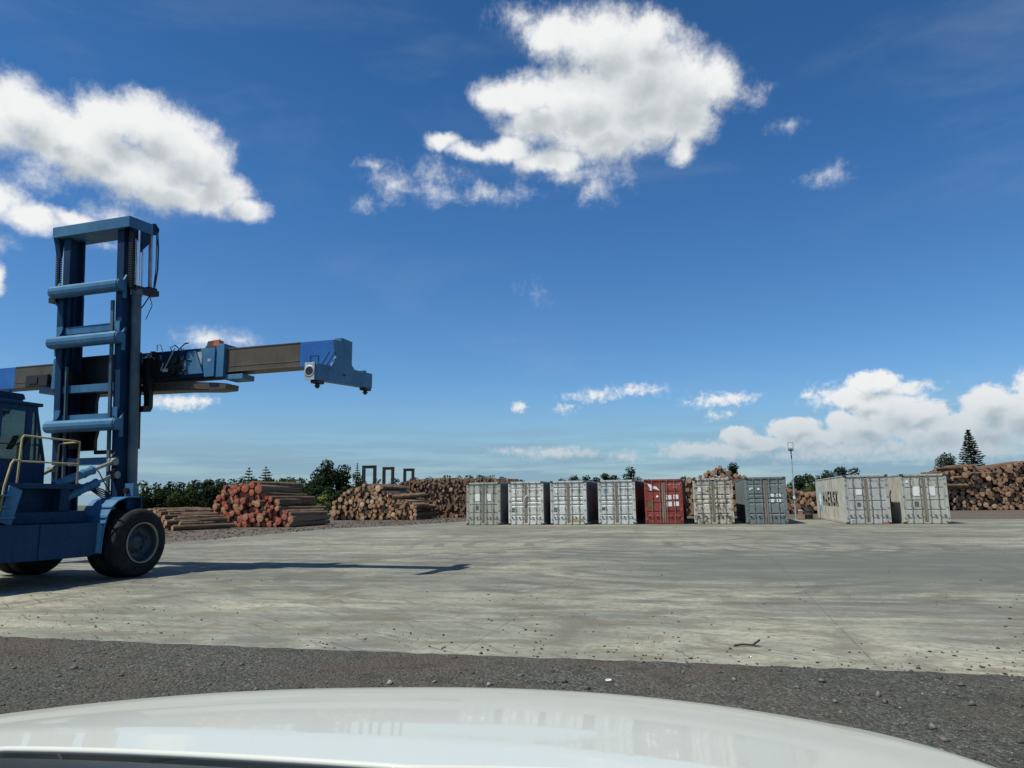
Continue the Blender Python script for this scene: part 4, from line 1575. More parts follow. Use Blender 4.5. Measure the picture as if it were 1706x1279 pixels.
    b.obox((1.55, .66, 5.10), (1.62, .66, 5.30), .02, .02)
    b.box(1.62, 1.78, .64, .66, 5.06, 5.14)
    b.tube([(1.3, .75, 5.66), (1.35, .7, 5.80), (1.45, .7, 5.80), (1.5, .75, 5.6)], .012, 6)
    b.tube([(.95, .72, 5.45), (1.1, .66, 5.56), (1.3, .68, 5.44)], .01, 6)
    b.obox((-.1, .75, 5.1), (.12, .75, 5.5), .02, .02)
    b.obox((.12, .75, 5.1), (.30, .75, 5.5), .02, .02)
    part(b, 'valve_pipes', M['pale_steel'], sp_)
    # warning lamp
    b = MB()
    b.box(2.72, 3.16, .87, 1.12, 5.665, 5.70)
    b.prism([(2.73, 5.70), (2.93, 5.70), (2.92, 5.84), (2.76, 5.83)], 'y', .90, 1.08)
    lo = part(b, 'lamp_housing', M['arm'], sp_)
    b = MB()
    b.prism([(2.935, 5.70), (3.14, 5.70), (3.10, 5.85), (2.94, 5.85)], 'y', .90, 1.08)
    b.cyl((3.05, 1.0, 5.85), (3.05, 1.0, 5.91), .008, n=6)
    part(b, 'lamp_lens', M['orange'], lo)
    # end beams carrying the twistlocks
    for s, x0_ in ((1, 6.50), (-1, -5.75)):
        x1_ = x0_ + .20
        b = MB()
        b.prism([(-.18, 4.42), (2.42, 4.60), (2.42, 4.98), (1.48, 4.93), (-.18, 4.80)], 'x', x0_, x1_)
        b.box(x0_ + .05, x1_ - .05, 2.05, 2.2, 4.97, 5.02)
        eb = part(b, 'end_beam', B, sp_, .01)
        b = MB()
        xo_ = x1_ + .001 if s > 0 else x0_ - .001
        xa, xb_ = (x1_ - .03, x1_ + .012) if s > 0 else (x0_ - .012, x0_ + .03)
        b.prism([(.50, 5.48), (.93, 5.53), (1.10, 5.18), (1.48, 4.935), (1.48, 4.75), (.30, 4.70), (.62, 5.10)], 'x', xa, xb_)
        b.box(x0_ - .02 if s > 0 else x1_ - .10, x1_ - .031 if s > 0 else x1_ + .02, .90, 1.42, 4.95, 5.62)
        part(b, 'end_plate', B, eb, .006)
        b = MB()
        b.box(x0_ - .09, x0_ + .16, -.215, -.181, 4.42, 4.82)
        b.lathe([(-.217, .10), (-.226, .13), (-.217, .135)], (x0_ + .03, 0, 4.62), 'y', 16)
        part(b, 'end_flange', M['pale_steel'], eb)
        b = MB()
        b.lathe([(-.2165, .001), (-.2165, .10)], (x0_ + .03, 0, 4.62), 'y', 16)
        part(b, 'lock_recess', M['dark'], eb)
        b = MB()
        b.lathe([(x1_ + .003 if s > 0 else x0_ - .003, .001), (x1_ + .003 if s > 0 else x0_ - .003, .095)], (0, 1.0, 4.77), 'x', 16)
        part(b, 'lock_recess', M['dark'], eb)
        b = MB()
        b.obox((x0_ - .02, -.10, 4.84), (x0_ - .02, -.10, 5.0), .02, .02)
        b.obox((x0_ - .02, -.10, 4.98), (x0_ + .16, -.06, 4.99), .02, .02)
        b.obox((x0_ + .16, -.06, 4.84), (x0_ + .16, -.06, 4.99), .02, .02)
        b.obox((x0_ + .0, .28, 4.80), (x0_ + .10, .50, 5.20), .02, .02)
        b.obox((x0_ + .10, .34, 4.80), (x0_ + .19, .58, 5.20), .02, .02)
        part(b, 'lock_bracket', M['blue_side'], eb)
        for yy_, zz_ in ((.02, 4.42), (2.24, 4.58)):
            b = MB()
            b.box(x0_ + .01, x1_ - .01, yy_ - .14, yy_ + .14, zz_ - .06, zz_ + .02)
            b.cyl((x0_ + .1, yy_, zz_ - .06), (x0_ + .1, yy_, zz_ - .11), .05, n=12)
            b.cyl((x0_ + .1, yy_, zz_ - .11), (x0_ + .1, yy_, zz_ - .17), .075, .02, n=12)
            part(b, 'twistlock', M['dark'], eb)
    return L


M['hub'] = painted('dusty_blue_grey_hub', (.018, .038, .06), (.035, .055, .075), rust=.25, dirt=.6, dirtcol=(.09, .085, .07))
M['rimring'] = painted('scuffed_cream_rim', (.30, .29, .22), (.40, .38, .30), rust=.3, dirt=.5)
build_handler()

# ------------------------------------------------------------------ logs
def bark_mat():
    m, t, b = newmat('rough_bark')
    co = objc(t)
    r = rnd_fac(t)
    co2 = t.vmath('ADD', co, t.n('ShaderNodeCombineXYZ', i_0=t.math('MULTIPLY', r, 13.), i_1=0., i_2=0.).outputs[0])
    n = t.noise(t.scalev(co2, (2.2, .9, 2.2)), 1.5, 7, .7)
    base = t.ramp(r, [(0, (.10, .068, .046)), (.4, (.165, .115, .08)), (.75, (.22, .155, .11)), (.93, (.27, .20, .14)), (1, (.34, .25, .16))])
    c = t.mix(t.sstep(n, .35, .6), t.mix(1.0, base, (.45, .42, .4), 'MULTIPLY'), base)
    # stripped pale flanks and flaking bark
    s = t.noise(t.scalev(co2, (1.6, 2.2, 1.6)), 1.4, 6, .7)
    c = t.mix(t.sstep(s, .48, .62, 0, .8), c, (.26, .175, .11))
    t.set(b.inputs['Base Color'], c)
    b.inputs['Roughness'].default_value = .92
    b.inputs['Specular IOR Level'].default_value = .15
    bump(t, b, n, .9, .08)
    return m


def cut_mat(name, stops, paint=None):
    m, t, b = newmat(name)
    co = objc(t)
    r = rnd_fac(t)
    s = t.n('ShaderNodeSeparateXYZ', i_0=t.vmath('ADD', co, t.vmath('SCALE', t.noise(co, 1.6, 3, .5, color=True), .18)))
    rad_ = t.math('SQRT', t.math('ADD', t.math('POWER', s.outputs[0], 2.), t.math('POWER', s.outputs[2], 2.)))
    c = t.mix(1.0, t.ramp(r, stops), (1.04, .98, .96), 'MULTIPLY')
    rings = t.math('SINE', t.math('MULTIPLY', rad_, 34.))
    c = t.mix(t.sstep(rings, -.2, .9, 0, .22), c, t.mix(1.0, c, (.62, .52, .42), 'MULTIPLY'))
    c = t.mix(t.sstep(rad_, .62, .98, 0, .5), c, t.mix(1.0, c, (.55, .42, .34), 'MULTIPLY'))
    n = t.noise(co, 2.2, 6, .7)
    c = t.mix(t.sstep(n, .45, .72, 0, .65), c, (.09, .065, .05))
    if paint:
        pm = t.math('MULTIPLY', t.sstep(t.noise(co, 1.3, 5, .65), .30, .58), t.sstep(r, .10, .30))
        c = t.mix(t.math('MULTIPLY', pm, .85), c, paint)
    t.set(b.inputs['Base Color'], c)
    b.inputs['Roughness'].default_value = .8
    b.inputs['Specular IOR Level'].default_value = .2
    return m


M['bark'] = bark_mat()
M['cut_tan'] = cut_mat('sawn_log_end', [(0, (.24, .17, .10)), (.2, (.36, .245, .14)), (.45, (.45, .32, .18)), (.62, (.44, .26, .15)), (.8, (.32, .22, .15)), (.92, (.50, .37, .19)), (1, (.62, .50, .33))])
M['cut_dull'] = cut_mat('weathered_log_end', [(0, (.16, .115, .085)), (.3, (.25, .175, .12)), (.6, (.31, .20, .135)), (.8, (.22, .155, .12)), (.93, (.40, .28, .18)), (1, (.52, .44, .36))])
M['cut_orange'] = cut_mat('fresh_orange_log_end', [(0, (.22, .145, .10)), (.3, (.35, .225, .14)), (.55, (.41, .28, .165)), (.8, (.27, .18, .13)), (1, (.50, .39, .27))])
M['cut_red'] = cut_mat('red_painted_log_end', [(0, (.40, .22, .13)), (.5, (.36, .20, .13)), (1, (.42, .25, .15))], paint=(.34, .064, .042))


def log_variant(seed, n=14, seg=4):
    """unit log: radius 1, runs from y=0 to y=1; returns body and cap arrays"""
    r = random.Random(seed)
    k1, k2, p1, p2 = r.uniform(.02, .07), r.uniform(.01, .05), r.random() * 6, r.random() * 6
    bx, bz = r.uniform(-.14, .14), r.uniform(-.12, .12)
    tp = r.uniform(.90, 1.0)
    V, F = [], []
    for i in range(seg + 1):
        t = i / seg
        ox, oz = bx * math.sin(t * math.pi), bz * math.sin(t * math.pi)
        sc_ = 1 + (tp - 1) * t
        for k in range(n):
            a = 2 * math.pi * k / n
            q = sc_ * (1 + k1 * math.sin(2 * a + p1) + k2 * math.sin(3 * a + p2) + r.uniform(-.025, .025))
            V.append((q * math.cos(a) + ox, t, q * math.sin(a) + oz))
    for i in range(seg):
        for k in range(n):
            F.append((i * n + k, (i + 1) * n + k, (i + 1) * n + (k + 1) % n, i * n + (k + 1) % n))
    cap0 = [V[k] for k in range(n)]
    cap1 = [V[seg * n + k] for k in range(n)]
    return np.array(V), np.array(F), np.array(cap0), np.array(cap1)


LOGV = [log_variant(100 + i) for i in range(7)]


def pack(W_, top, rmin, rmax, seed, big=.08, skew=1.6, nmax=520):
    """stack circles under the outline top(s)"""
    r = np.random.default_rng(seed)
    S, Z, R = [], [], []
    fails = 0
    while fails < 46 and len(S) < nmax:
        q = rmin + (rmax - rmin) * r.random() ** skew
        if r.random() < big: q = rmax * r.uniform(.95, 1.25)
        ss = np.sort(r.uniform(q, W_ - q, 90))
        if S:
            s_, z_, r_ = np.array(S), np.array(Z), np.array(R)
            dx = np.abs(ss[:, None] - s_[None])
            rr = (r_ + q)[None]
            m = dx < rr
            zz = np.where(m, z_[None] + np.sqrt(np.maximum(rr ** 2 - dx ** 2, 0)), q).max(1)
            zz = np.maximum(zz, q)
        else:
            zz = np.full(len(ss), q)
        okk = zz + q * .9 < np.array([top(x) for x in ss])
        if not okk.any():
            fails += 1
            continue
        zc = np.where(okk, zz + r.random(len(ss)) * .05, 99)
        i = int(np.argmin(zc))
        S.append(float(ss[i])); Z.append(float(zz[i])); R.append(float(q))
    return list(zip(S, Z, R))


def lerp_fn(pts):
    xs = [p[0] for p in pts]
    ys = [p[1] for p in pts]
    return lambda s: float(np.interp(s, xs, ys))


LOGS = []         # (pixel size, stack id, matrix, variant, mats, length, radius)


def stack(sid, P0, az_deg, W_, outline, rmin, rmax, length, seed, mats, big=.08, skew=1.6, pro=.25, yawj=1.6, sagf=0.0, nmax=520, logaz=None):
    a = rad(az_deg)
    la = a if logaz is None else rad(logaz)
    right = Vector((math.cos(a), -math.sin(a), 0))
    fwd = Vector((math.sin(a), math.cos(a), 0))
    r = random.Random(seed)
    for (s, z, q) in pack(W_, lerp_fn(outline), rmin, rmax, seed, big, skew, nmax):
        p = Vector(P0) + right * s + fwd * (r.gauss(0, pro) + sagf * z) + Vector((0, 0, z + .01))
        ln = length * r.uniform(.94, 1.06)
        M4 = Matrix.Translation(p) @ Matrix.Rotation(-la + rad(r.gauss(0, yawj)), 4, 'Z') @ Matrix.Rotation(rad(r.gauss(0, .6)), 4, 'X') @ Matrix.Rotation(0.0, 4, 'Y')
        LOGS.append((q / p.length, sid, M4, r.randrange(len(LOGV)), mats, ln, q))


def one_log(sid, p, az_deg, pitch, ln, q, mats, seed=0):
    M4 = Matrix.Translation(p) @ Matrix.Rotation(-rad(az_deg), 4, 'Z') @ Matrix.Rotation(rad(pitch), 4, 'X')
    LOGS.append((q / Vector(p).length, sid, M4, seed % len(LOGV), mats, ln, q))


STACKS = {}
# A: low heap of thin poles beside the handler's wheel, lying across the view
a0 = gnd(236, 874)
STACKS['A'] = ('thin bark covered pole in the low heap beside the front wheel', 'thin poles heaped beside the front wheel')
aA = 42.
rA = random.Random(5)
stack('A', Vector((-26.1, 51.2, 0)), 47., 6.9, [(0, 1.35), (2.2, 1.45), (4.6, 1.15), (5.8, .8), (6.9, .5)], .10, .18, 3.5, 51, ('bark', 'cut_tan'), big=.05, pro=.35, yawj=6, logaz=30)
one_log('A', Vector((-21.6, 45.7, .17)), 40, .6, 3.9, .18, ('bark', 'cut_tan'), 1)
one_log('A', Vector((-22.3, 46.3, .50)), 42, 2.0, 4.0, .17, ('bark', 'cut_tan'), 2)
# B: red-ended stack
STACKS['B'] = ('thick log with a red painted end in the red ended stack', 'red ended logs in the stack left of the tan one')
B0 = gnd(345, 878.5)
stack('B', Vector((-21.55, 51.6, 0)), 15.5, 6.6, [(0, 2.1), (.5, 2.35), (.9, 2.95), (1.5, 3.15), (3.1, 3.2), (4.0, 3.1), (4.15, 2.2), (5.2, 2.0), (5.3, 1.25), (6.6, 1.1)], .12, .25, 5.2, 52, ('bark', 'cut_red'), big=.12, skew=1.2, pro=.14, yawj=2.2)
# C: tan stack
STACKS['C'] = ('tan ended log in the loose stack before the dark stanchions', 'tan ended logs in the stack before the stanchions')
stack('C', Vector((-17.0, 67.3, 0)), 15.5, 8.6, [(0, 1.8), (.8, 2.1), (1.3, 2.7), (2.4, 3.0), (3.3, 3.35), (5.0, 3.25), (5.6, 2.6), (6.2, 2.3), (6.6, 1.9), (7.6, 1.7), (8.6, 1.3)], .11, .25, 5.0, 53, ('bark', 'cut_tan'), big=.10, skew=1.4, pro=.16, yawj=2.6)
# D: long wall of small dull ends
STACKS['D'] = ('small dull ended log in the long wall of logs left of the containers', 'small logs in the long wall left of the containers')
stack('D', Vector((-12.9, 73.6, 0)), 15.5, 13.0, [(0, 3.0), (1.5, 3.6), (3.0, 3.85), (6, 3.95), (9, 3.85), (13, 3.8)], .10, .17, 5.0, 54, ('bark', 'cut_dull'), big=.05, pro=.15, nmax=700)
# E/F: stack behind the containers, peak behind the rusty one
STACKS['E'] = ('orange brown ended log in the peaked stack showing above and between the containers', 'orange brown ended logs behind the containers')
stack('E', Vector((14.9, 66.6, 0)), 15.5, 7.3, [(0, 3.1), (1.2, 3.5), (2.5, 3.7), (3.6, 4.4), (4.2, 4.55), (5.0, 4.1), (6.2, 3.6), (7.3, 3.3)], .15, .27, 5.0, 55, ('bark', 'cut_orange'), big=.10, skew=1.1, pro=.2)
STACKS['F'] = ('orange brown ended log in the stack behind the lighting pole', 'orange brown ended logs behind the lighting pole')
stack('F', Vector((24.2, 70.3, 0)), 15.5, 8.0, [(0, 3.4), (1.0, 3.1), (2.6, 2.6), (3.6, 2.3), (8, 2.0)], .15, .28, 5.0, 56, ('bark', 'cut_orange'), big=.10, skew=1.2, pro=.2)
# G: big stack at the right edge
STACKS['G'] = ('brown ended log in the tall stack at the right edge of the yard', 'brown ended logs in the tall right hand stack')
stack('G', Vector((43.6, 76.2, 0)), 15.5, 15.0, [(0, 3.4), (1.5, 3.9), (2.8, 4.7), (5.2, 4.9), (5.3, 4.3), (6.0, 4.5), (8, 4.9), (15, 5.2)], .13, .27, 5.5, 57, ('bark', 'cut_orange'), big=.07, skew=1.3, pro=.25, yawj=2.5, nmax=420)
rG = random.Random(77)
for k in range(9):
    one_log('G', Vector((43.7 + rG.uniform(0, 4.5), 75.4 - rG.random(), rG.uniform(2.2, 4.3))), 78 + rG.uniform(-12, 8), rG.uniform(-3, 3), 3.2, rG.uniform(.14, .2), ('bark', 'cut_tan'), k)
for k in range(7):
    one_log('C', Vector((-11.5 + rG.uniform(0, 1.6), 65.4 + rG.random() * .8, rG.uniform(.9, 2.3))), 62 + rG.uniform(-12, 14), rG.uniform(-2, 5), 3.0, rG.uniform(.11, .17), ('bark', 'cut_tan'), k)

# what the photo can see of each log decides which are built one by one
VIS_X = {'D': (600, 800), 'G': (1570, 1720), 'E': (1140, 1320), 'F': (1310, 1375)}


def proj(p):
    q = CAM_R.to_3x3().transposed() @ (Vector(p) - Vector((0, 0, CAM_H)))
    return 853 + 1182 * q.x / -q.z, 639.5 - 1182 * q.y / -q.z


cand = []
for i, L_ in enumerate(LOGS):
    u, v = proj(L_[2].translation)
    lo, hi = VIS_X.get(L_[1], (-99, 9999))
    hidden = False
    if L_[1] in ('E', 'F') and v > 797 and (1145 < u < 1228 or 1242 < u < 1316 or u > 1362):
        hidden = True
    if L_[1] == 'G' and (u < 1580 and v > 790):
        hidden = True
    if L_[1] == 'D' and (u > 779 or (u < 700 and v > 822)):
        hidden = True
    if -10 < u < 1716 and lo < u < hi and not hidden:
        cand.append((L_[0], i))
cand.sort(reverse=True)
single = set(i for _, i in cand[:298])

meshes_body, meshes_cap = {}, {}


def log_meshes(vi, mats):
    key = (vi, mats)
    if key not in meshes_body:
        V, F, c0, c1 = LOGV[vi]
        n = len(c1)
        me = bpy.data.meshes.new('log')
        nb = len(V)
        vv = [tuple(x) for x in V] + [tuple(x) for x in c1]
        me.from_pydata(vv, [], [tuple(int(k) for k in f) for f in F] + [tuple(range(nb + n - 1, nb - 1, -1))])
        me.materials.append(M[mats[0]])
        me.materials.append(M[mats[1]])
        mi = [0] * len(F) + [1]
        me.polygons.foreach_set('material_index', mi)
        me.polygons.foreach_set('use_smooth', [True] * len(F) + [False])
        me.update()
        mc = bpy.data.meshes.new('cut_end')
        ctr = (0.0, -.004, 0.0)
        mc.from_pydata([tuple(x) for x in c0] + [ctr], [], [(k, (k + 1) % n, n) for k in range(n)])
        mc.materials.append(M[mats[1]])
        mc.update()
        meshes_body[key], meshes_cap[key] = me, mc
    return meshes_body[key], meshes_cap[key]


seen_first = {}
mass = {}
for i, (px_, sid, M4, vi, mats, ln, q) in enumerate(LOGS):
    S4 = M4 @ Matrix.Diagonal((q, ln, q, 1))
    if i in single:
        me, mc = log_meshes(vi, mats)
        o = bpy.data.objects.new('log', me)
        o.matrix_world = S4
        C.objects.link(o)
        o['label'], o['group'] = STACKS[sid]
        o['category'] = 'log'
        c = bpy.data.objects.new('cut_end', mc)
        C.objects.link(c)
        c.parent = o
    else:
        mass.setdefault(mats, []).append((S4, vi))
Vb, Fb, Fi, off = [], [], [], 0
for mi_, (mats, lst) in enumerate(mass.items()):
    pass
allv, quads, qm, tris, tm = [], [], [], [], []
matlist = ['bark'] + sorted({k[1] for k in mass})
off = 0
for mats, lst in mass.items():
    ci = matlist.index(mats[1])
    for S4, vi in lst:
        V, F, c0, c1 = LOGV[vi]
        A = np.array(S4)
        VV = np.concatenate([V, c0, c1, [[0, 0, 0]], [[0, 1, 0]]])
        VV = VV @ A[:3, :3].T + A[:3, 3]
        n = len(c0)
        nb = len(V)
        allv.append(VV)
        quads.append(F + off)
        t0 = np.array([(nb + k, nb + (k + 1) % n, nb + 2 * n) for k in range(n)]) + off
        t1 = np.array([(nb + n + (k + 1) % n, nb + n + k, nb + 2 * n + 1) for k in range(n)]) + off
        tris.append(np.concatenate([t0, t1]))
        tm.append(np.full(2 * n, ci))
        off += len(VV)
if allv:
    V = np.concatenate(allv)
    Q = np.concatenate(quads)
    T3 = np.concatenate(tris)
    me = bpy.data.meshes.new('stacked_logs')
    me.vertices.add(len(V))
    me.vertices.foreach_set('co', V.astype(np.float32).ravel())
    me.loops.add(Q.size + T3.size)
    me.loops.foreach_set('vertex_index', np.concatenate([Q.ravel(), T3.ravel()]).astype(np.int32))
    me.polygons.add(len(Q) + len(T3))
    ls = np.concatenate([np.arange(len(Q)) * 4, Q.size + np.arange(len(T3)) * 3])
    lt_ = np.concatenate([np.full(len(Q), 4), np.full(len(T3), 3)])
    me.polygons.foreach_set('loop_start', ls.astype(np.int32))
    me.polygons.foreach_set('loop_total', lt_.astype(np.int32))
    me.polygons.foreach_set('material_index', np.concatenate([np.zeros(len(Q)), np.concatenate(tm)]).astype(np.int32))
    me.polygons.foreach_set('use_smooth', np.concatenate([np.ones(len(Q), bool), np.zeros(len(T3), bool)]))
    for k in matlist:
        me.materials.append(M[k])
    me.update(calc_edges=True)
    o = bpy.data.objects.new('stacked_logs', me)
    C.objects.link(o)
    tag(o, 'mass of smaller far logs filling the long wall and the backs of the stacks', 'stacked logs', kind='stuff')
print('logs', len(LOGS), 'single', len(single), {k: sum(1 for i in single if LOGS[i][1] == k) for k in STACKS}, {k: sum(1 for l in LOGS if l[1] == k) for k in STACKS})

# ------------------------------------------------------------------ stanchions behind the stacks
for k, (u0, u1, dist, lab) in enumerate(((603.2, 626.8, 72.5, 'leftmost and tallest rust brown steel stanchion frame behind the logs'),
                                         (637.2, 656.6, 76.5, 'middle one of the three rust brown steel stanchion frames'),
                                         (672.0, 690.2, 80.5, 'rightmost and smallest of the three rust brown steel stanchion frames'))):
    pa, pb = atd(u0, 800, dist), atd(u1, 800, dist)
    w = (pb - pa).length
    o = empty('stanchion_frame', ((pa.x + pb.x) / 2, dist, 0), -rad(4))
    tag(o, lab, 'stanchion frame', 'stanchion frames behind the logs')
    zt = atd(u0, (775.5, 778.0, 780.5)[k], dist).z
    for s in (-1, 1):
        b = MB()
        b.box(s * w / 2, s * (w / 2 - .30), -.16, .16, 0, zt - .29)
        b.box(s * (w / 2 - .02), s * (w / 2 - .08), -.20, .20, 0, zt - .3)
        part(b, 'leg', M['stanchion'], o, .02)
    b = MB()
    b.box(-w / 2, w / 2, -.16, .16, zt - .288, zt)
    b.box(-w / 2 - .02, w / 2 + .02, -.20, .20, zt - .05, zt + .003)
    part(b, 'top_bar', M['stanchion'], o, .02)

# ------------------------------------------------------------------ lighting pole beside the blue-grey container
pp = gnd(1326.3, 865.8)
pole = empty('lighting_pole', (pp.x, pp.y, 0), -rad(12))
tag(pole, 'slim pale lighting pole with an open square lamp head between the containers', 'lighting pole')
topz = atd(1314.5, 737, pp.y).z
b = MB()
b.cyl((0, 0, 0), (0, 0, 2.9), .055, n=12)
b.cyl((0, 0, 2.9), (0, 0, 4.7), .042, n=12)
b.cyl((0, 0, 4.7), (0, 0, topz - .62), .028, n=10)
for z in (2.9, 4.7):
    b.cyl((0, 0, z - .05), (0, 0, z + .05), .065, n=12)
part(b, 'shaft', M['pale_steel'], pole)
b = MB()
b.box(-.035, .035, -.05, .05, 4.40, 5.0)
b.box(-.045, .045, -.06, .06, 5.0, 5.1)
b.box(-.16, .16, -.05, .05, topz - .62, topz - .56)
part(b, 'bracket', M['dark'], pole)
b = MB()
for (xa, xb, za, zb) in ((-.19, -.165, topz - .56, topz), (.165, .19, topz - .56, topz), (-.165, .165, topz - .025, topz), (-.165, .165, topz - .56, topz - .535), (-.165, .165, topz - .42, topz - .40)):
    b.box(xa, xb, -.015, .015, za, zb)
part(b, 'lamp_frame', M['dark'], pole)
b = MB()
b.box(-.15, .15, -.03, .04, topz - .53, topz - .43)
part(b, 'lamp', M['pale_steel'], pole)
b = MB()
b.box(-.09, .05, -.09, .09, 1.48, 1.70, ch=.01)
part(b, 'switch_box', M['white_paint'], pole)
b = MB()
b.box(-.16, .16, -.16, .16, 0, .03)
part(b, 'base_plate', M['pale_steel'], pole)

# small clutter standing behind the pole
M['white_plastic'] = painted('dirty_white_plastic', (.50, .46, .43), (.58, .55, .52), rust=.05, dirt=.5, dirtcol=(.2, .12, .09))
M['pinkish'] = painted('faded_pink_plastic', (.36, .20, .17), (.44, .28, .24), rust=.05, dirt=.4)
q = atd(1333, 850, pp.y + 1.6)
o = empty('road_barrier', (q.x, pp.y + 1.6, 0), -rad(20))
tag(o, 'dirty white plastic road barrier on the ground right of the lighting pole', 'road barrier')
b = MB()
b.prism([(-.26, 0), (.26, 0), (.24, .18), (.10, .30), (.08, .72), (-.08, .72), (-.10, .30), (-.24, .18)], 'y', -.05, .05)
b2 = MB()
b2.prism([(-.26, 0), (.26, 0), (.20, .2), (.12, .55), (-.12, .55), (-.2, .2)], 'y', -.4, .4)
part(b2, 'barrier_body', M['pinkish'], o, .02)
b3 = MB()
b3.box(-.16, .16, -.42, .42, .552, .68, ch=.03)
part(b3, 'barrier_cap', M['white_plastic'], o)
q = atd(1347, 850, pp.y + 1.9)
o = empty('steel_drum', (q.x, pp.y + 1.9, 0), 0)
tag(o, 'dark battered steel drum behind the lighting pole beside the barrier', 'drum')
b = MB()
b.lathe([(0, .001), (0, .27), (.02, .285), (.28, .285), (.30, .30), (.32, .285), (.58, .285), (.60, .30), (.62, .285), (.85, .285), (.87, .29), (.87, .27), (.84, .26), (.84, .001)], (0, 0, 0), 'z', 24)
part(b, 'drum_shell', M['casting'], o)
b = MB()
b.cyl((.1, -.05, .84), (.1, -.05, .875), .035, n=10)
part(b, 'bung', M['pale_steel'], o)

# ------------------------------------------------------------------ shed beyond the right-hand stack
M['roof_white'] = painted('white_roof_sheet', (.62, .64, .63), (.72, .73, .72), rust=.12, dirt=.3)
M['wall_green'] = painted('pale_shed_wall', (.30, .33, .31), (.36, .38, .36), rust=.1, dirt=.4)
M['win_dark'] = plain('dark_window_glass', (.03, .045, .055), .12)
q0 = atd(1637, 775, 118.)
shed = empty('shed', (q0.x, 118., 0), -rad(33))
tag(shed, 'low shed with a white roof edge and dark windows behind the right hand log stack', 'shed')
b = MB()
zt = q0.z
b.prism([(0, 0), (30, 0), (30, zt - .2), (0, zt - .2)], 'y', 0, 18)
part(b, 'wall', M['wall_green'], shed)
b = MB()
b.prism([(-.3, zt - .20), (30.5, zt - .20), (30.5, zt + .06), (-.3, zt + .06)], 'y', -.6, 18.3)
part(b, 'roof', M['roof_white'], shed)
for k in range(8):
    b = MB()
    x = .5 + k * 1.9
    z = zt - .2
    b.box(x, x + 1.5, -.06, -.005, z - 1.0, z - .08)
    wf = part(b, 'window', M['win_dark'], shed)
    b = MB()
    b.box(x - .06, x + 1.56, -.10, -.061, z - 1.06, z - 1.0)
    part(b, 'sill', M['roof_white'], wf)

# ------------------------------------------------------------------ trees
def leaf_mat(name, cols):
    m = bpy.data.materials.new(name)
    m.use_nodes = True
    m.node_tree.nodes.clear()
    t = NT(m.node_tree)
    r = rnd_fac(t)
    ob = t.n('ShaderNodeObjectInfo').outputs['Random']
    c = t.ramp(r, [(0, cols[0]), (.55, cols[1]), (1, cols[2])])
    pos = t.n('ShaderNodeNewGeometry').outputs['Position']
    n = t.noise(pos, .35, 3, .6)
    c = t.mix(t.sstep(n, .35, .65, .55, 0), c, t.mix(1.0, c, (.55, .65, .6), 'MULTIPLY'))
    di = t.n('ShaderNodeBsdfDiffuse', i_Color=c)
    tr = t.n('ShaderNodeBsdfTranslucent', i_Color=c)
    mx = t.n('ShaderNodeMixShader', i_0=.22, i_1=di.outputs[0], i_2=tr.outputs[0])
    o = t.n('ShaderNodeOutputMaterial')
    m.node_tree.links.new(mx.outputs[0], o.inputs[0])
    return m


M['leaf_dark'] = leaf_mat('dark_evergreen_leaves', [(.018, .031, .017), (.030, .047, .023), (.050, .070, .032)])
M['leaf_mid'] = leaf_mat('mid_green_leaves', [(.030, .050, .022), (.046, .070, .029), (.072, .097, .038)])
M['leaf_olive'] = leaf_mat('olive_green_leaves', [(.040, .058, .022), (.070, .088, .030), (.115, .130, .045)])
M['leaf_pine'] = leaf_mat('dark_pine_needles', [(.012, .022, .013), (.020, .034, .018), (.034, .052, .028)])
M['leaf_grey'] = leaf_mat('grey_green_leaves', [(.045, .060, .040), (.070, .090, .058), (.105, .125, .085)])
M['trunk'] = plain('tree_trunk_bark', (.075, .055, .04), .9, 0, .3, 3)


def quads_mesh(name, ctr, nrm, size, mat, parent, seed=0, asp=1.0):
    r = np.random.default_rng(seed)
    n = len(ctr)
    nrm = nrm / (np.linalg.norm(nrm, axis=1, keepdims=True) + 1e-9)
    t = np.cross(nrm, r.normal(size=(n, 3)))
    t /= np.linalg.norm(t, axis=1, keepdims=True) + 1e-9
    b = np.cross(nrm, t)
    s = np.asarray(size)[:, None]
    w = s * r.uniform(.6, 1.1, (n, 1))
    h = s * r.uniform(.6, 1.1, (n, 1)) * asp
    V = np.stack([ctr - t * w, ctr - b * h * .7 + t * w * .1, ctr + t * w, ctr + b * h], 1)
    V += r.normal(size=V.shape) * s[:, None] * .12
    F = np.arange(4 * n).reshape(-1, 4)
    return fastmesh(name, V.reshape(-1, 3), F, mat, parent=parent)


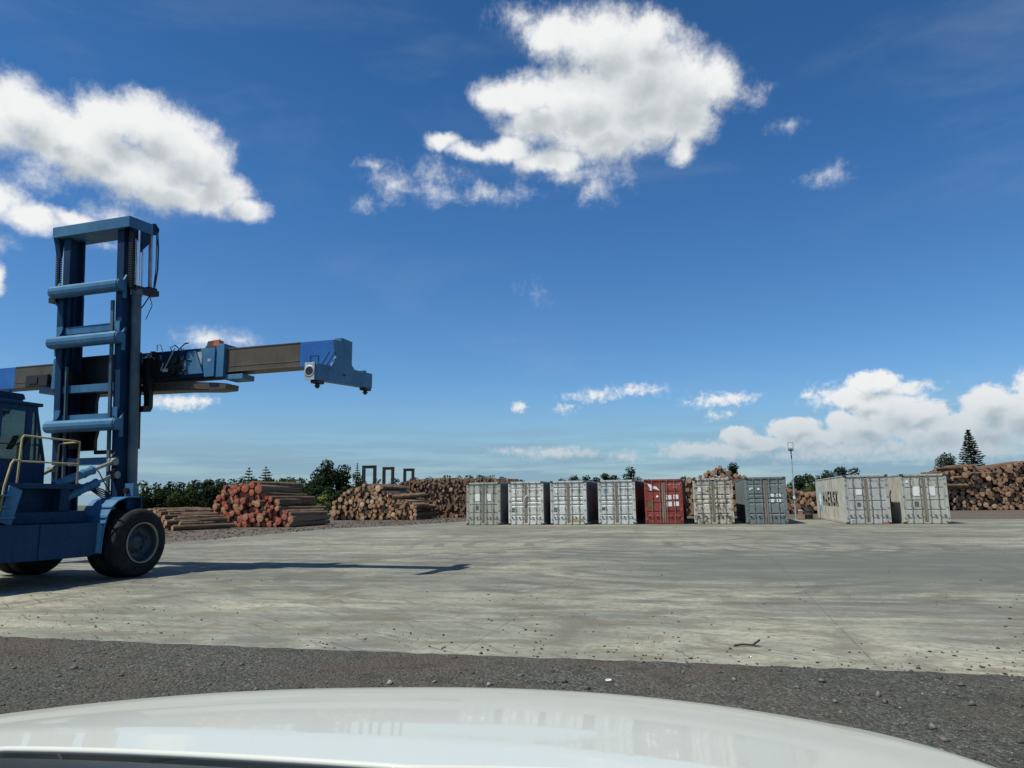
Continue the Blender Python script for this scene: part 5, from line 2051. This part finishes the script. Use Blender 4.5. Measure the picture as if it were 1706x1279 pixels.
def tree(label, x, y, h, w, mat, seed, leafs=1300, lsize=.20, base=.12, shape='round', group=None, name='tree', lumps=16, d=None):
    """tapered trunk with limbs; the crown is many leaf clumps spread through its volume"""
    r = np.random.default_rng(seed)
    root = empty(name, (x, y, 0), r.uniform(0, 6.28))
    tag(root, label, 'bush' if name == 'bush' else 'tree', group)
    d = d or w
    cz0 = h * base
    lc = []
    for k in range(lumps):
        for _ in range(40):
            q = r.uniform(-1, 1, 3)
            if np.linalg.norm(q) < 1: break
        zz = (q[2] * .5 + .5)
        if shape == 'round': ww = math.sin(math.pi * min(max(zz * .86 + .10, 0), 1)) ** .6
        elif shape == 'tall': ww = (1 - .55 * zz) * (.55 + .45 * min(1, zz * 4))
        elif shape == 'cone': ww = (1.02 - zz)
        else: ww = (1 - zz ** 3) ** .5
        cr = (h * .15 if shape != 'cone' else h * .10) * r.uniform(.55, 1.15) * min(1, w / (h * .5))
        lc.append((q[0] * w / 2 * ww * .82, q[1] * d / 2 * ww * .82, cz0 + cr * .6 + zz * (h - cz0 - cr * 1.4), cr))
    lc.append((r.uniform(-.1, .1) * w, 0, h - h * .10, h * .10))
    lc = np.array(lc)
    wt_ = lc[:, 3] ** 2
    idx = r.choice(len(lc), leafs, p=wt_ / wt_.sum())
    u = r.normal(size=(leafs, 3))
    u /= np.linalg.norm(u, axis=1, keepdims=True)
    rr = r.uniform(.45, 1.12, (leafs, 1)) ** .7
    c = lc[idx, :3] + u * lc[idx, 3:4] * rr * np.array([1.25, 1.25, .85])
    c[:, 2] = np.maximum(c[:, 2], .12)
    nr = u + r.normal(size=u.shape) * .6 + np.array([0, 0, .35])
    quads_mesh('crown', c, nr, lsize * r.uniform(.55, 1.35, leafs), mat, root, seed)
    b = MB()
    tr_ = max(.05, h * .022)
    b.tube([(0, 0, -.05), (w * .02, 0, h * .25), (-w * .02, w * .01, h * .5), (0, 0, h * .8)], tr_, 7)
    for k in range(7):
        i = int(r.integers(len(lc)))
        z0_ = h * r.uniform(.15, .5)
        e = lc[i, :3]
        b.tube([(0, 0, z0_), (e[0] * .5, e[1] * .5, (z0_ + e[2]) / 2 + .05 * h), tuple(e)], tr_ * .45, 5)
    b.build('trunk', M['trunk'], root)
    return root


def norfolk(label, x, y, h, w, seed, whorls=26, group=None, base=.10):
    r = np.random.default_rng(seed)
    root = empty('norfolk_pine', (x, y, 0), r.uniform(0, 6))
    tag(root, label, 'tree', group)
    b = MB()
    b.tube([(0, 0, -.05), (0, 0, h * .5), (0, 0, h)], h * .006, 7)
    b.cyl((0, 0, 0), (0, 0, h * .95), h * .016, h * .004, n=8)
    ctr, nr, sz = [], [], []
    for k in range(whorls):
        t = k / (whorls - 1)
        z = h * (base + (1 - base) * (t ** .92)) - .01 * h
        rr = w / 2 * (1 - t) ** .85 * r.uniform(.88, 1.08) + w * .025
        nb = 7 if t < .8 else 5
        a0 = r.uniform(0, 6.28)
        for j in range(nb):
            a = a0 + 2 * math.pi * j / nb + r.uniform(-.15, .15)
            R_ = rr * r.uniform(.80, 1.08)
            up_ = .10 * R_
            tip = (R_ * math.cos(a), R_ * math.sin(a), z + up_)
            b.tube([(0, 0, z), (R_ * .55 * math.cos(a), R_ * .55 * math.sin(a), z - .03 * R_), tip], h * .0028, 4)
            m_ = max(4, int(18 * R_ / (w / 2) + 3))
            for q in range(m_):
                s = .18 + .85 * q / m_
                sp2 = (1 - s) * .16 * R_ + .06 * w / 6
                for e in (-1, 1):
                    ctr.append((R_ * s * math.cos(a) - e * sp2 * math.sin(a), R_ * s * math.sin(a) + e * sp2 * math.cos(a), z + up_ * s * s - .03 * R_ * math.sin(s * 3.1) + r.normal() * .006 * h))
                    nr.append((r.normal() * .3, r.normal() * .3, 1))
                    sz.append(w * .030 * r.uniform(.7, 1.3))
    quads_mesh('crown', np.array(ctr), np.array(nr), np.array(sz), M['leaf_pine'], root, seed, 1.2)
    b.build('trunk', M['trunk'], root)
    return root


def place(u, vtop, dist):
    p = atd(u, vtop, dist)
    return p.x, p.z


TG = 'trees and bushes behind the yard'
# nearly continuous scrub behind the left stacks: each bush its own crown and trunk
scrub = [(215, 800, 62, 96, 'leaf_dark'), (240, 803, 46, 90, 'leaf_mid'), (262, 806, 40, 92, 'leaf_dark'), (284, 803, 44, 95, 'leaf_dark'), (306, 804, 40, 90, 'leaf_mid'),
         (326, 801, 44, 97, 'leaf_dark'), (346, 800, 40, 93, 'leaf_dark'), (366, 799, 44, 98, 'leaf_dark'), (388, 800, 44, 94, 'leaf_dark'), (402, 797, 42, 100, 'leaf_mid'),
         (424, 798, 40, 96, 'leaf_dark'), (447, 797, 40, 101, 'leaf_dark'), (468, 799, 36, 96, 'leaf_mid'), (487, 796, 40, 92, 'leaf_olive'), (505, 798, 36, 99, 'leaf_mid'),
         (522, 806, 34, 88, 'leaf_dark'), (548, 812, 40, 86, 'leaf_mid'), (574, 812, 40, 87, 'leaf_dark'), (600, 803, 36, 95, 'leaf_dark'), (630, 800, 40, 100, 'leaf_dark'),
         (660, 798, 40, 104, 'leaf_dark'), (690, 797, 36, 108, 'leaf_mid'), (718, 796, 36, 106, 'leaf_dark'), (742, 793.5, 36, 104, 'leaf_dark'), (764, 795, 34, 108, 'leaf_dark'),
         (783, 793.5, 26, 104, 'leaf_dark'), (800, 793, 26, 106, 'leaf_dark'), (818, 793.5, 28, 104, 'leaf_dark'), (838, 796, 24, 106, 'leaf_dark'), (870, 801, 40, 112, 'leaf_mid'),
         (935, 799, 40, 112, 'leaf_dark'), (956, 793, 30, 108, 'leaf_dark'), (976, 794, 26, 106, 'leaf_dark'), (992, 797, 20, 108, 'leaf_dark'), (1022, 794, 24, 110, 'leaf_dark'),
         (1085, 800, 44, 112, 'leaf_mid'), (1140, 796, 18, 90, 'leaf_dark'), (1200, 800, 50, 112, 'leaf_mid'), (1280, 800, 40, 112, 'leaf_dark'), (1330, 793, 34, 104, 'leaf_dark'),
         (1352, 796, 34, 98, 'leaf_olive'), (1345, 790.5, 30, 110, 'leaf_dark'), (1378, 785, 36, 106, 'leaf_dark'), (1402, 779.5, 44, 108, 'leaf_dark'), (1425, 781, 34, 104, 'leaf_dark'),
         (1455, 795, 44, 110, 'leaf_mid'), (1500, 797, 50, 112, 'leaf_dark'), (1545, 792, 46, 112, 'leaf_dark')]
tone = {'leaf_dark': 'dark green', 'leaf_mid': 'mid green', 'leaf_olive': 'olive green'}
spots = ['beside the tall mast', 'above the heap of thin poles', 'over the red ended stack', 'between the red stack and the tall round tree', 'behind the tan stack',
         'above the long log wall', 'above the grey containers', 'behind the red container', 'between the lighting pole and the star container', 'above the right hand containers']


def where(u):
    for lim, k in ((250, 0), (335, 1), (480, 2), (530, 3), (650, 4), (790, 5), (1030, 6), (1230, 7), (1440, 8)):
        if u < lim: return spots[k]
    return spots[9]


ordn = {}
ORD = ['first', 'second', 'third', 'fourth', 'fifth', 'sixth', 'seventh', 'eighth', 'ninth']
for k, (u, v, w, dist, mt) in enumerate(scrub):
    x, z = place(u, v, dist)
    z *= 1.06
    ww = w * dist / 1182. * 1.25
    key = (mt, where(u))
    ordn[key] = ordn.get(key, -1) + 1
    lab = '%s bush %s, %s from the left' % (tone[mt], where(u), ORD[ordn[key]])
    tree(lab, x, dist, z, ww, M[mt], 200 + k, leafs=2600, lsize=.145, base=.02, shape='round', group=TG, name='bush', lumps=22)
# tall trees
x, z = place(545, 764.5, 90)
tree('tall dense round headed tree left of the dark stanchions', x, 90, z, 4.1, M['leaf_dark'], 301, 3800, .17, .08, 'tall', TG, lumps=30)
x, z = place(527, 785, 92)
tree('shorter tree leaning against the left flank of the tall round tree', x, 92, z, 2.6, M['leaf_dark'], 302, 1800, .17, .08, 'round', TG, lumps=16)
x, z = place(573.5, 771.5, 92)
tree('narrow rounded tree between the tall tree and the stanchions', x, 92, z, 2.7, M['leaf_dark'], 303, 2400, .16, .08, 'tall', TG, lumps=22)
x, z = place(594, 786, 96)
tree('thin crowned bushy tree close left of the first stanchion', x, 96, z, 2.6, M['leaf_mid'], 304, 1500, .16, .05, 'round', TG, lumps=16)
x, z = place(595.5, 771.5, 150)
norfolk('faint spindly pine top just left of the first stanchion', x, 150, z, 3.6, 305, 18, TG)
x, z = place(540, 822, 80)
tree('yellowish bush at the foot of the tall round tree', x, 80, max(z, 1.6), 1.7, leaf_mat('yellow_green_leaves', [(.10, .12, .03), (.17, .18, .05), (.24, .24, .07)]), 306, 700, .12, .02, 'round', TG, name='bush', lumps=10)
x, z = place(415.2, 780, 190)
norfolk('small distant pine left of its twin above the red ended stack', x, 190, z, 8.5, 307, 11, TG, .25)
x, z = place(443.3, 778, 190)
norfolk('small distant pine right of its twin above the red ended stack', x, 190, z, 8.5, 308, 12, TG, .25)
x, z = place(1050, 776, 112)
tree('round tree rising above the fourth grey container', x, 112, z, 3.6, M['leaf_dark'], 309, 2600, .18, .1, 'round', TG, lumps=20)
x, z = place(1007.5, 787, 110)
tree('little tuft topped tree over the fourth grey container', x, 110, z, 1.2, M['leaf_mid'], 310, 420, .13, .72, 'round', TG, lumps=6)
x, z = place(1221, 770, 90)
tree('small pointed conifer on top of the skyline beside the peaked stack', x, 90, z, 1.9, M['leaf_pine'], 311, 1100, .13, .1, 'cone', TG, lumps=20)
x, z = place(1577, 752, 106)
tree('grey green rounded tree left of the big pine', x, 106, z, 3.7, M['leaf_grey'], 312, 3200, .16, .08, 'round', TG, lumps=26)
x, z = place(1612.5, 716.5, 104)
norfolk('big dark tiered pine rising behind the right hand log stack', x, 104, z, 6.0, 313, 30, TG)
x, z = place(1609, 768, 99)
tree('dark bush in front of the foot of the big pine', x, 99, z, 3.4, M['leaf_mid'], 314, 1800, .15, .05, 'round', TG, name='bush', lumps=18)

# wire fence along the scrub on the left
fn = empty('wire_fence', (-27, 78, 0), rad(8))
tag(fn, 'low wire fence with thin posts before the scrub on the left', 'fence')
for k in range(14):
    b = MB()
    b.cyl((k * 1.6, 0, 0), (k * 1.6, 0, 1.5), .04, n=6)
    part(b, 'post', M['trunk'], fn)
b = MB()
for z in (.35, .8, 1.4):
    b.tube([(0, 0, z), (10, 0, z - .02), (20.8, 0, z)], .008, 4)
part(b, 'wires', M['dark'], fn)

# ------------------------------------------------------------------ the car the photo is taken from: white bonnet
def carpaint():
    m, t, b = newmat('glossy_white_car_paint')
    n = t.noise(objc(t), 60, 3, .6)
    sp_n = t.n('ShaderNodeTexVoronoi', i_Vector=objc(t), i_Scale=34.0).outputs['Distance']
    sp_c = t.noise(objc(t), 5, 4, .6)
    cc = t.mix(t.sstep(n, .55, .8, 0, .12), (.58, .59, .53), (.45, .45, .40))
    cc = t.mix(t.math('MULTIPLY', t.sstep(sp_n, .04, .10, .45, 0), t.sstep(sp_c, .52, .62)), cc, (.30, .28, .24))
    t.set(b.inputs['Base Color'], cc)
    b.inputs['Roughness'].default_value = .35
    b.inputs['Specular IOR Level'].default_value = .10
    b.inputs['Coat Weight'].default_value = .55
    b.inputs['Coat Roughness'].default_value = .03
    b.inputs['Coat IOR'].default_value = 1.36
    bn = t.noise(objc(t), 2.2, 2, .5)
    bump(t, b, bn, .05, .01)
    return m


M['car'] = carpaint()
M['car_black'] = plain('black_cowl_plastic', (.012, .012, .013), .35)
M['lens'] = plain('headlamp_lens', (.55, .58, .60), .08, 0, .02, 4, .8, 1.0)
HP = (1.2814, 1.4333, .1233, .0559, -.4521, .0515, 2.3508, .0165)


def hood_z(xx, tt):
    z0, y0, a, b_, xc, c, p, yaw = HP
    z = z0 - a * tt - b_ * tt * abs(tt) - c * abs(xx) ** p
    tc_ = -.07 - .22 * max(-1.0, min(xx, .9))
    dlt = tc_ - tt
    if dlt > -.03:          # added crease: the rear of the bonnet lies flatter to mirror more sky
        e = (dlt + .03)
        z -= .065 * (e * e / .12 if e < .06 else e - .03)
    return z


def rear_edge(x):
    return -.10 - .26 * min(max(x + .45, 0), .75)


car = empty('car', (HP[4], HP[1], 0), -HP[7])
tag(car, 'white car with its glossy bonnet filling the bottom of the view', 'car')


def hood_patch(name, x0, x1, t0, t1, mat, nx=60, ny=60, zoff=0.0, drop=None, thick=.02):
    V, F = [], []
    for j in range(ny + 1):
        for i in range(nx + 1):
            x = x0 + (x1 - x0) * i / nx
            t_ = t0 + (t1 - t0) * j / ny
            if t0 < 0:
                t_ = rear_edge(x) + (t1 - rear_edge(x)) * (j / ny)
            z = hood_z(x, t_) + zoff
            if drop: z += drop(x, t_)
            V.append((x, t_, z))
    for j in range(ny):
        for i in range(nx):
            a = j * (nx + 1) + i
            F.append((a, a + 1, a + nx + 2, a + nx + 1))
    o = fastmesh(name, V, F, mat, smooth=True, parent=car)
    md = o.modifiers.new('thickness', 'SOLIDIFY')
    md.thickness = thick
    md.offset = -1
    return o


def wing(x, t_):
    ax = abs(x)
    e = max(0, ax - .80)
    f = max(0, t_ - 1.55)
    return -1.6 * e ** 1.7 * 1.0 - 1.1 * f ** 2


hood_patch('bonnet', -1.45, 1.45, -.215, 1.75, M['car'], nx=90, ny=160, thick=.009, drop=lambda x, t_: -2.2 * max(0, t_ - 1.45) ** 2)
for s in (-1, 1):
    V, F = [], []
    ny, nz = 30, 10
    for j in range(ny + 1):
        t_ = -.215 + 2.035 * j / ny
        ze = hood_z(1.45, t_) - 2.2 * max(0, t_ - 1.45) ** 2
        for k in range(nz + 1):
            q = k / nz
            V.append((s * (1.455 + .04 * math.sin(q * math.pi / 2)), t_, ze - q * (ze - .55)))
    for j in range(ny):
        for k in range(nz):
            a = j * (nz + 1) + k
            F.append((a, a + 1, a + nz + 2, a + nz + 1))
    o = fastmesh('front_wing', V, F, M['car'], smooth=True, parent=car)
    wh = empty('wheel', (s * 1.30, 1.05, .36))
    wh.parent = car
    b = MB()
    b.lathe([(-.11, .22), (-.12, .27), (-.10, .345), (-.06, .36), (.06, .36), (.10, .345), (.12, .27), (.11, .22)], (0, 0, 0), 'x', 36)
    part(b, 'tyre', M['rubber'], wh)
    b = MB()
    b.lathe([(s * .10, .22), (s * .11, .20), (s * .05, .17), (s * .05, .06), (s * .08, .05), (s * .08, .001)], (0, 0, 0), 'x', 24)
    part(b, 'rim', M['pale_steel'], wh)
zf = hood_z(0, 1.75) - 1.1 * .0625
b = MB()
b.prism([(1.75, .35), (1.86, .38), (1.88, .52), (1.84, .66), (1.752, .70)], 'x', -1.15, 1.15)
part(b, 'bumper', M['car'], car, .02)
b = MB()
b.box(-.55, .55, 1.70, 1.75, .70, .80)
part(b, 'grille', M['car_black'], car)
for s in (-1, 1):
    b = MB()
    b.prism([(s * .62, .68), (s * 1.08, .68), (s * 1.08, .76), (s * .62, .80)], 'y', 1.66, 1.74)
    part(b, 'headlight', M['lens'], car, .01)
# black cowl and wiper arms behind the bonnet
b = MB()
b.box(-1.10, 1.10, -.75, -.42, 1.10, 1.20)
cw_ = part(b, 'cowl', M['car_black'], car)
V, F = [], []
nx = 60
for j, (tt0, dz) in enumerate(((-.40, .035), (-.25, .03), (-.06, .018), (-.006, .004))):
    for i in range(nx + 1):
        x = -1.16 + 2.32 * i / nx
        tt = rear_edge(x) + tt0
        V.append((x, tt, hood_z(x, tt) + dz - .02))
for j in range(3):
    for i in range(nx):
        a = j * (nx + 1) + i
        F.append((a, a + 1, a + nx + 2, a + nx + 1))
fastmesh('scuttle_panel', V, F, M['car_black'], smooth=True, parent=cw_)
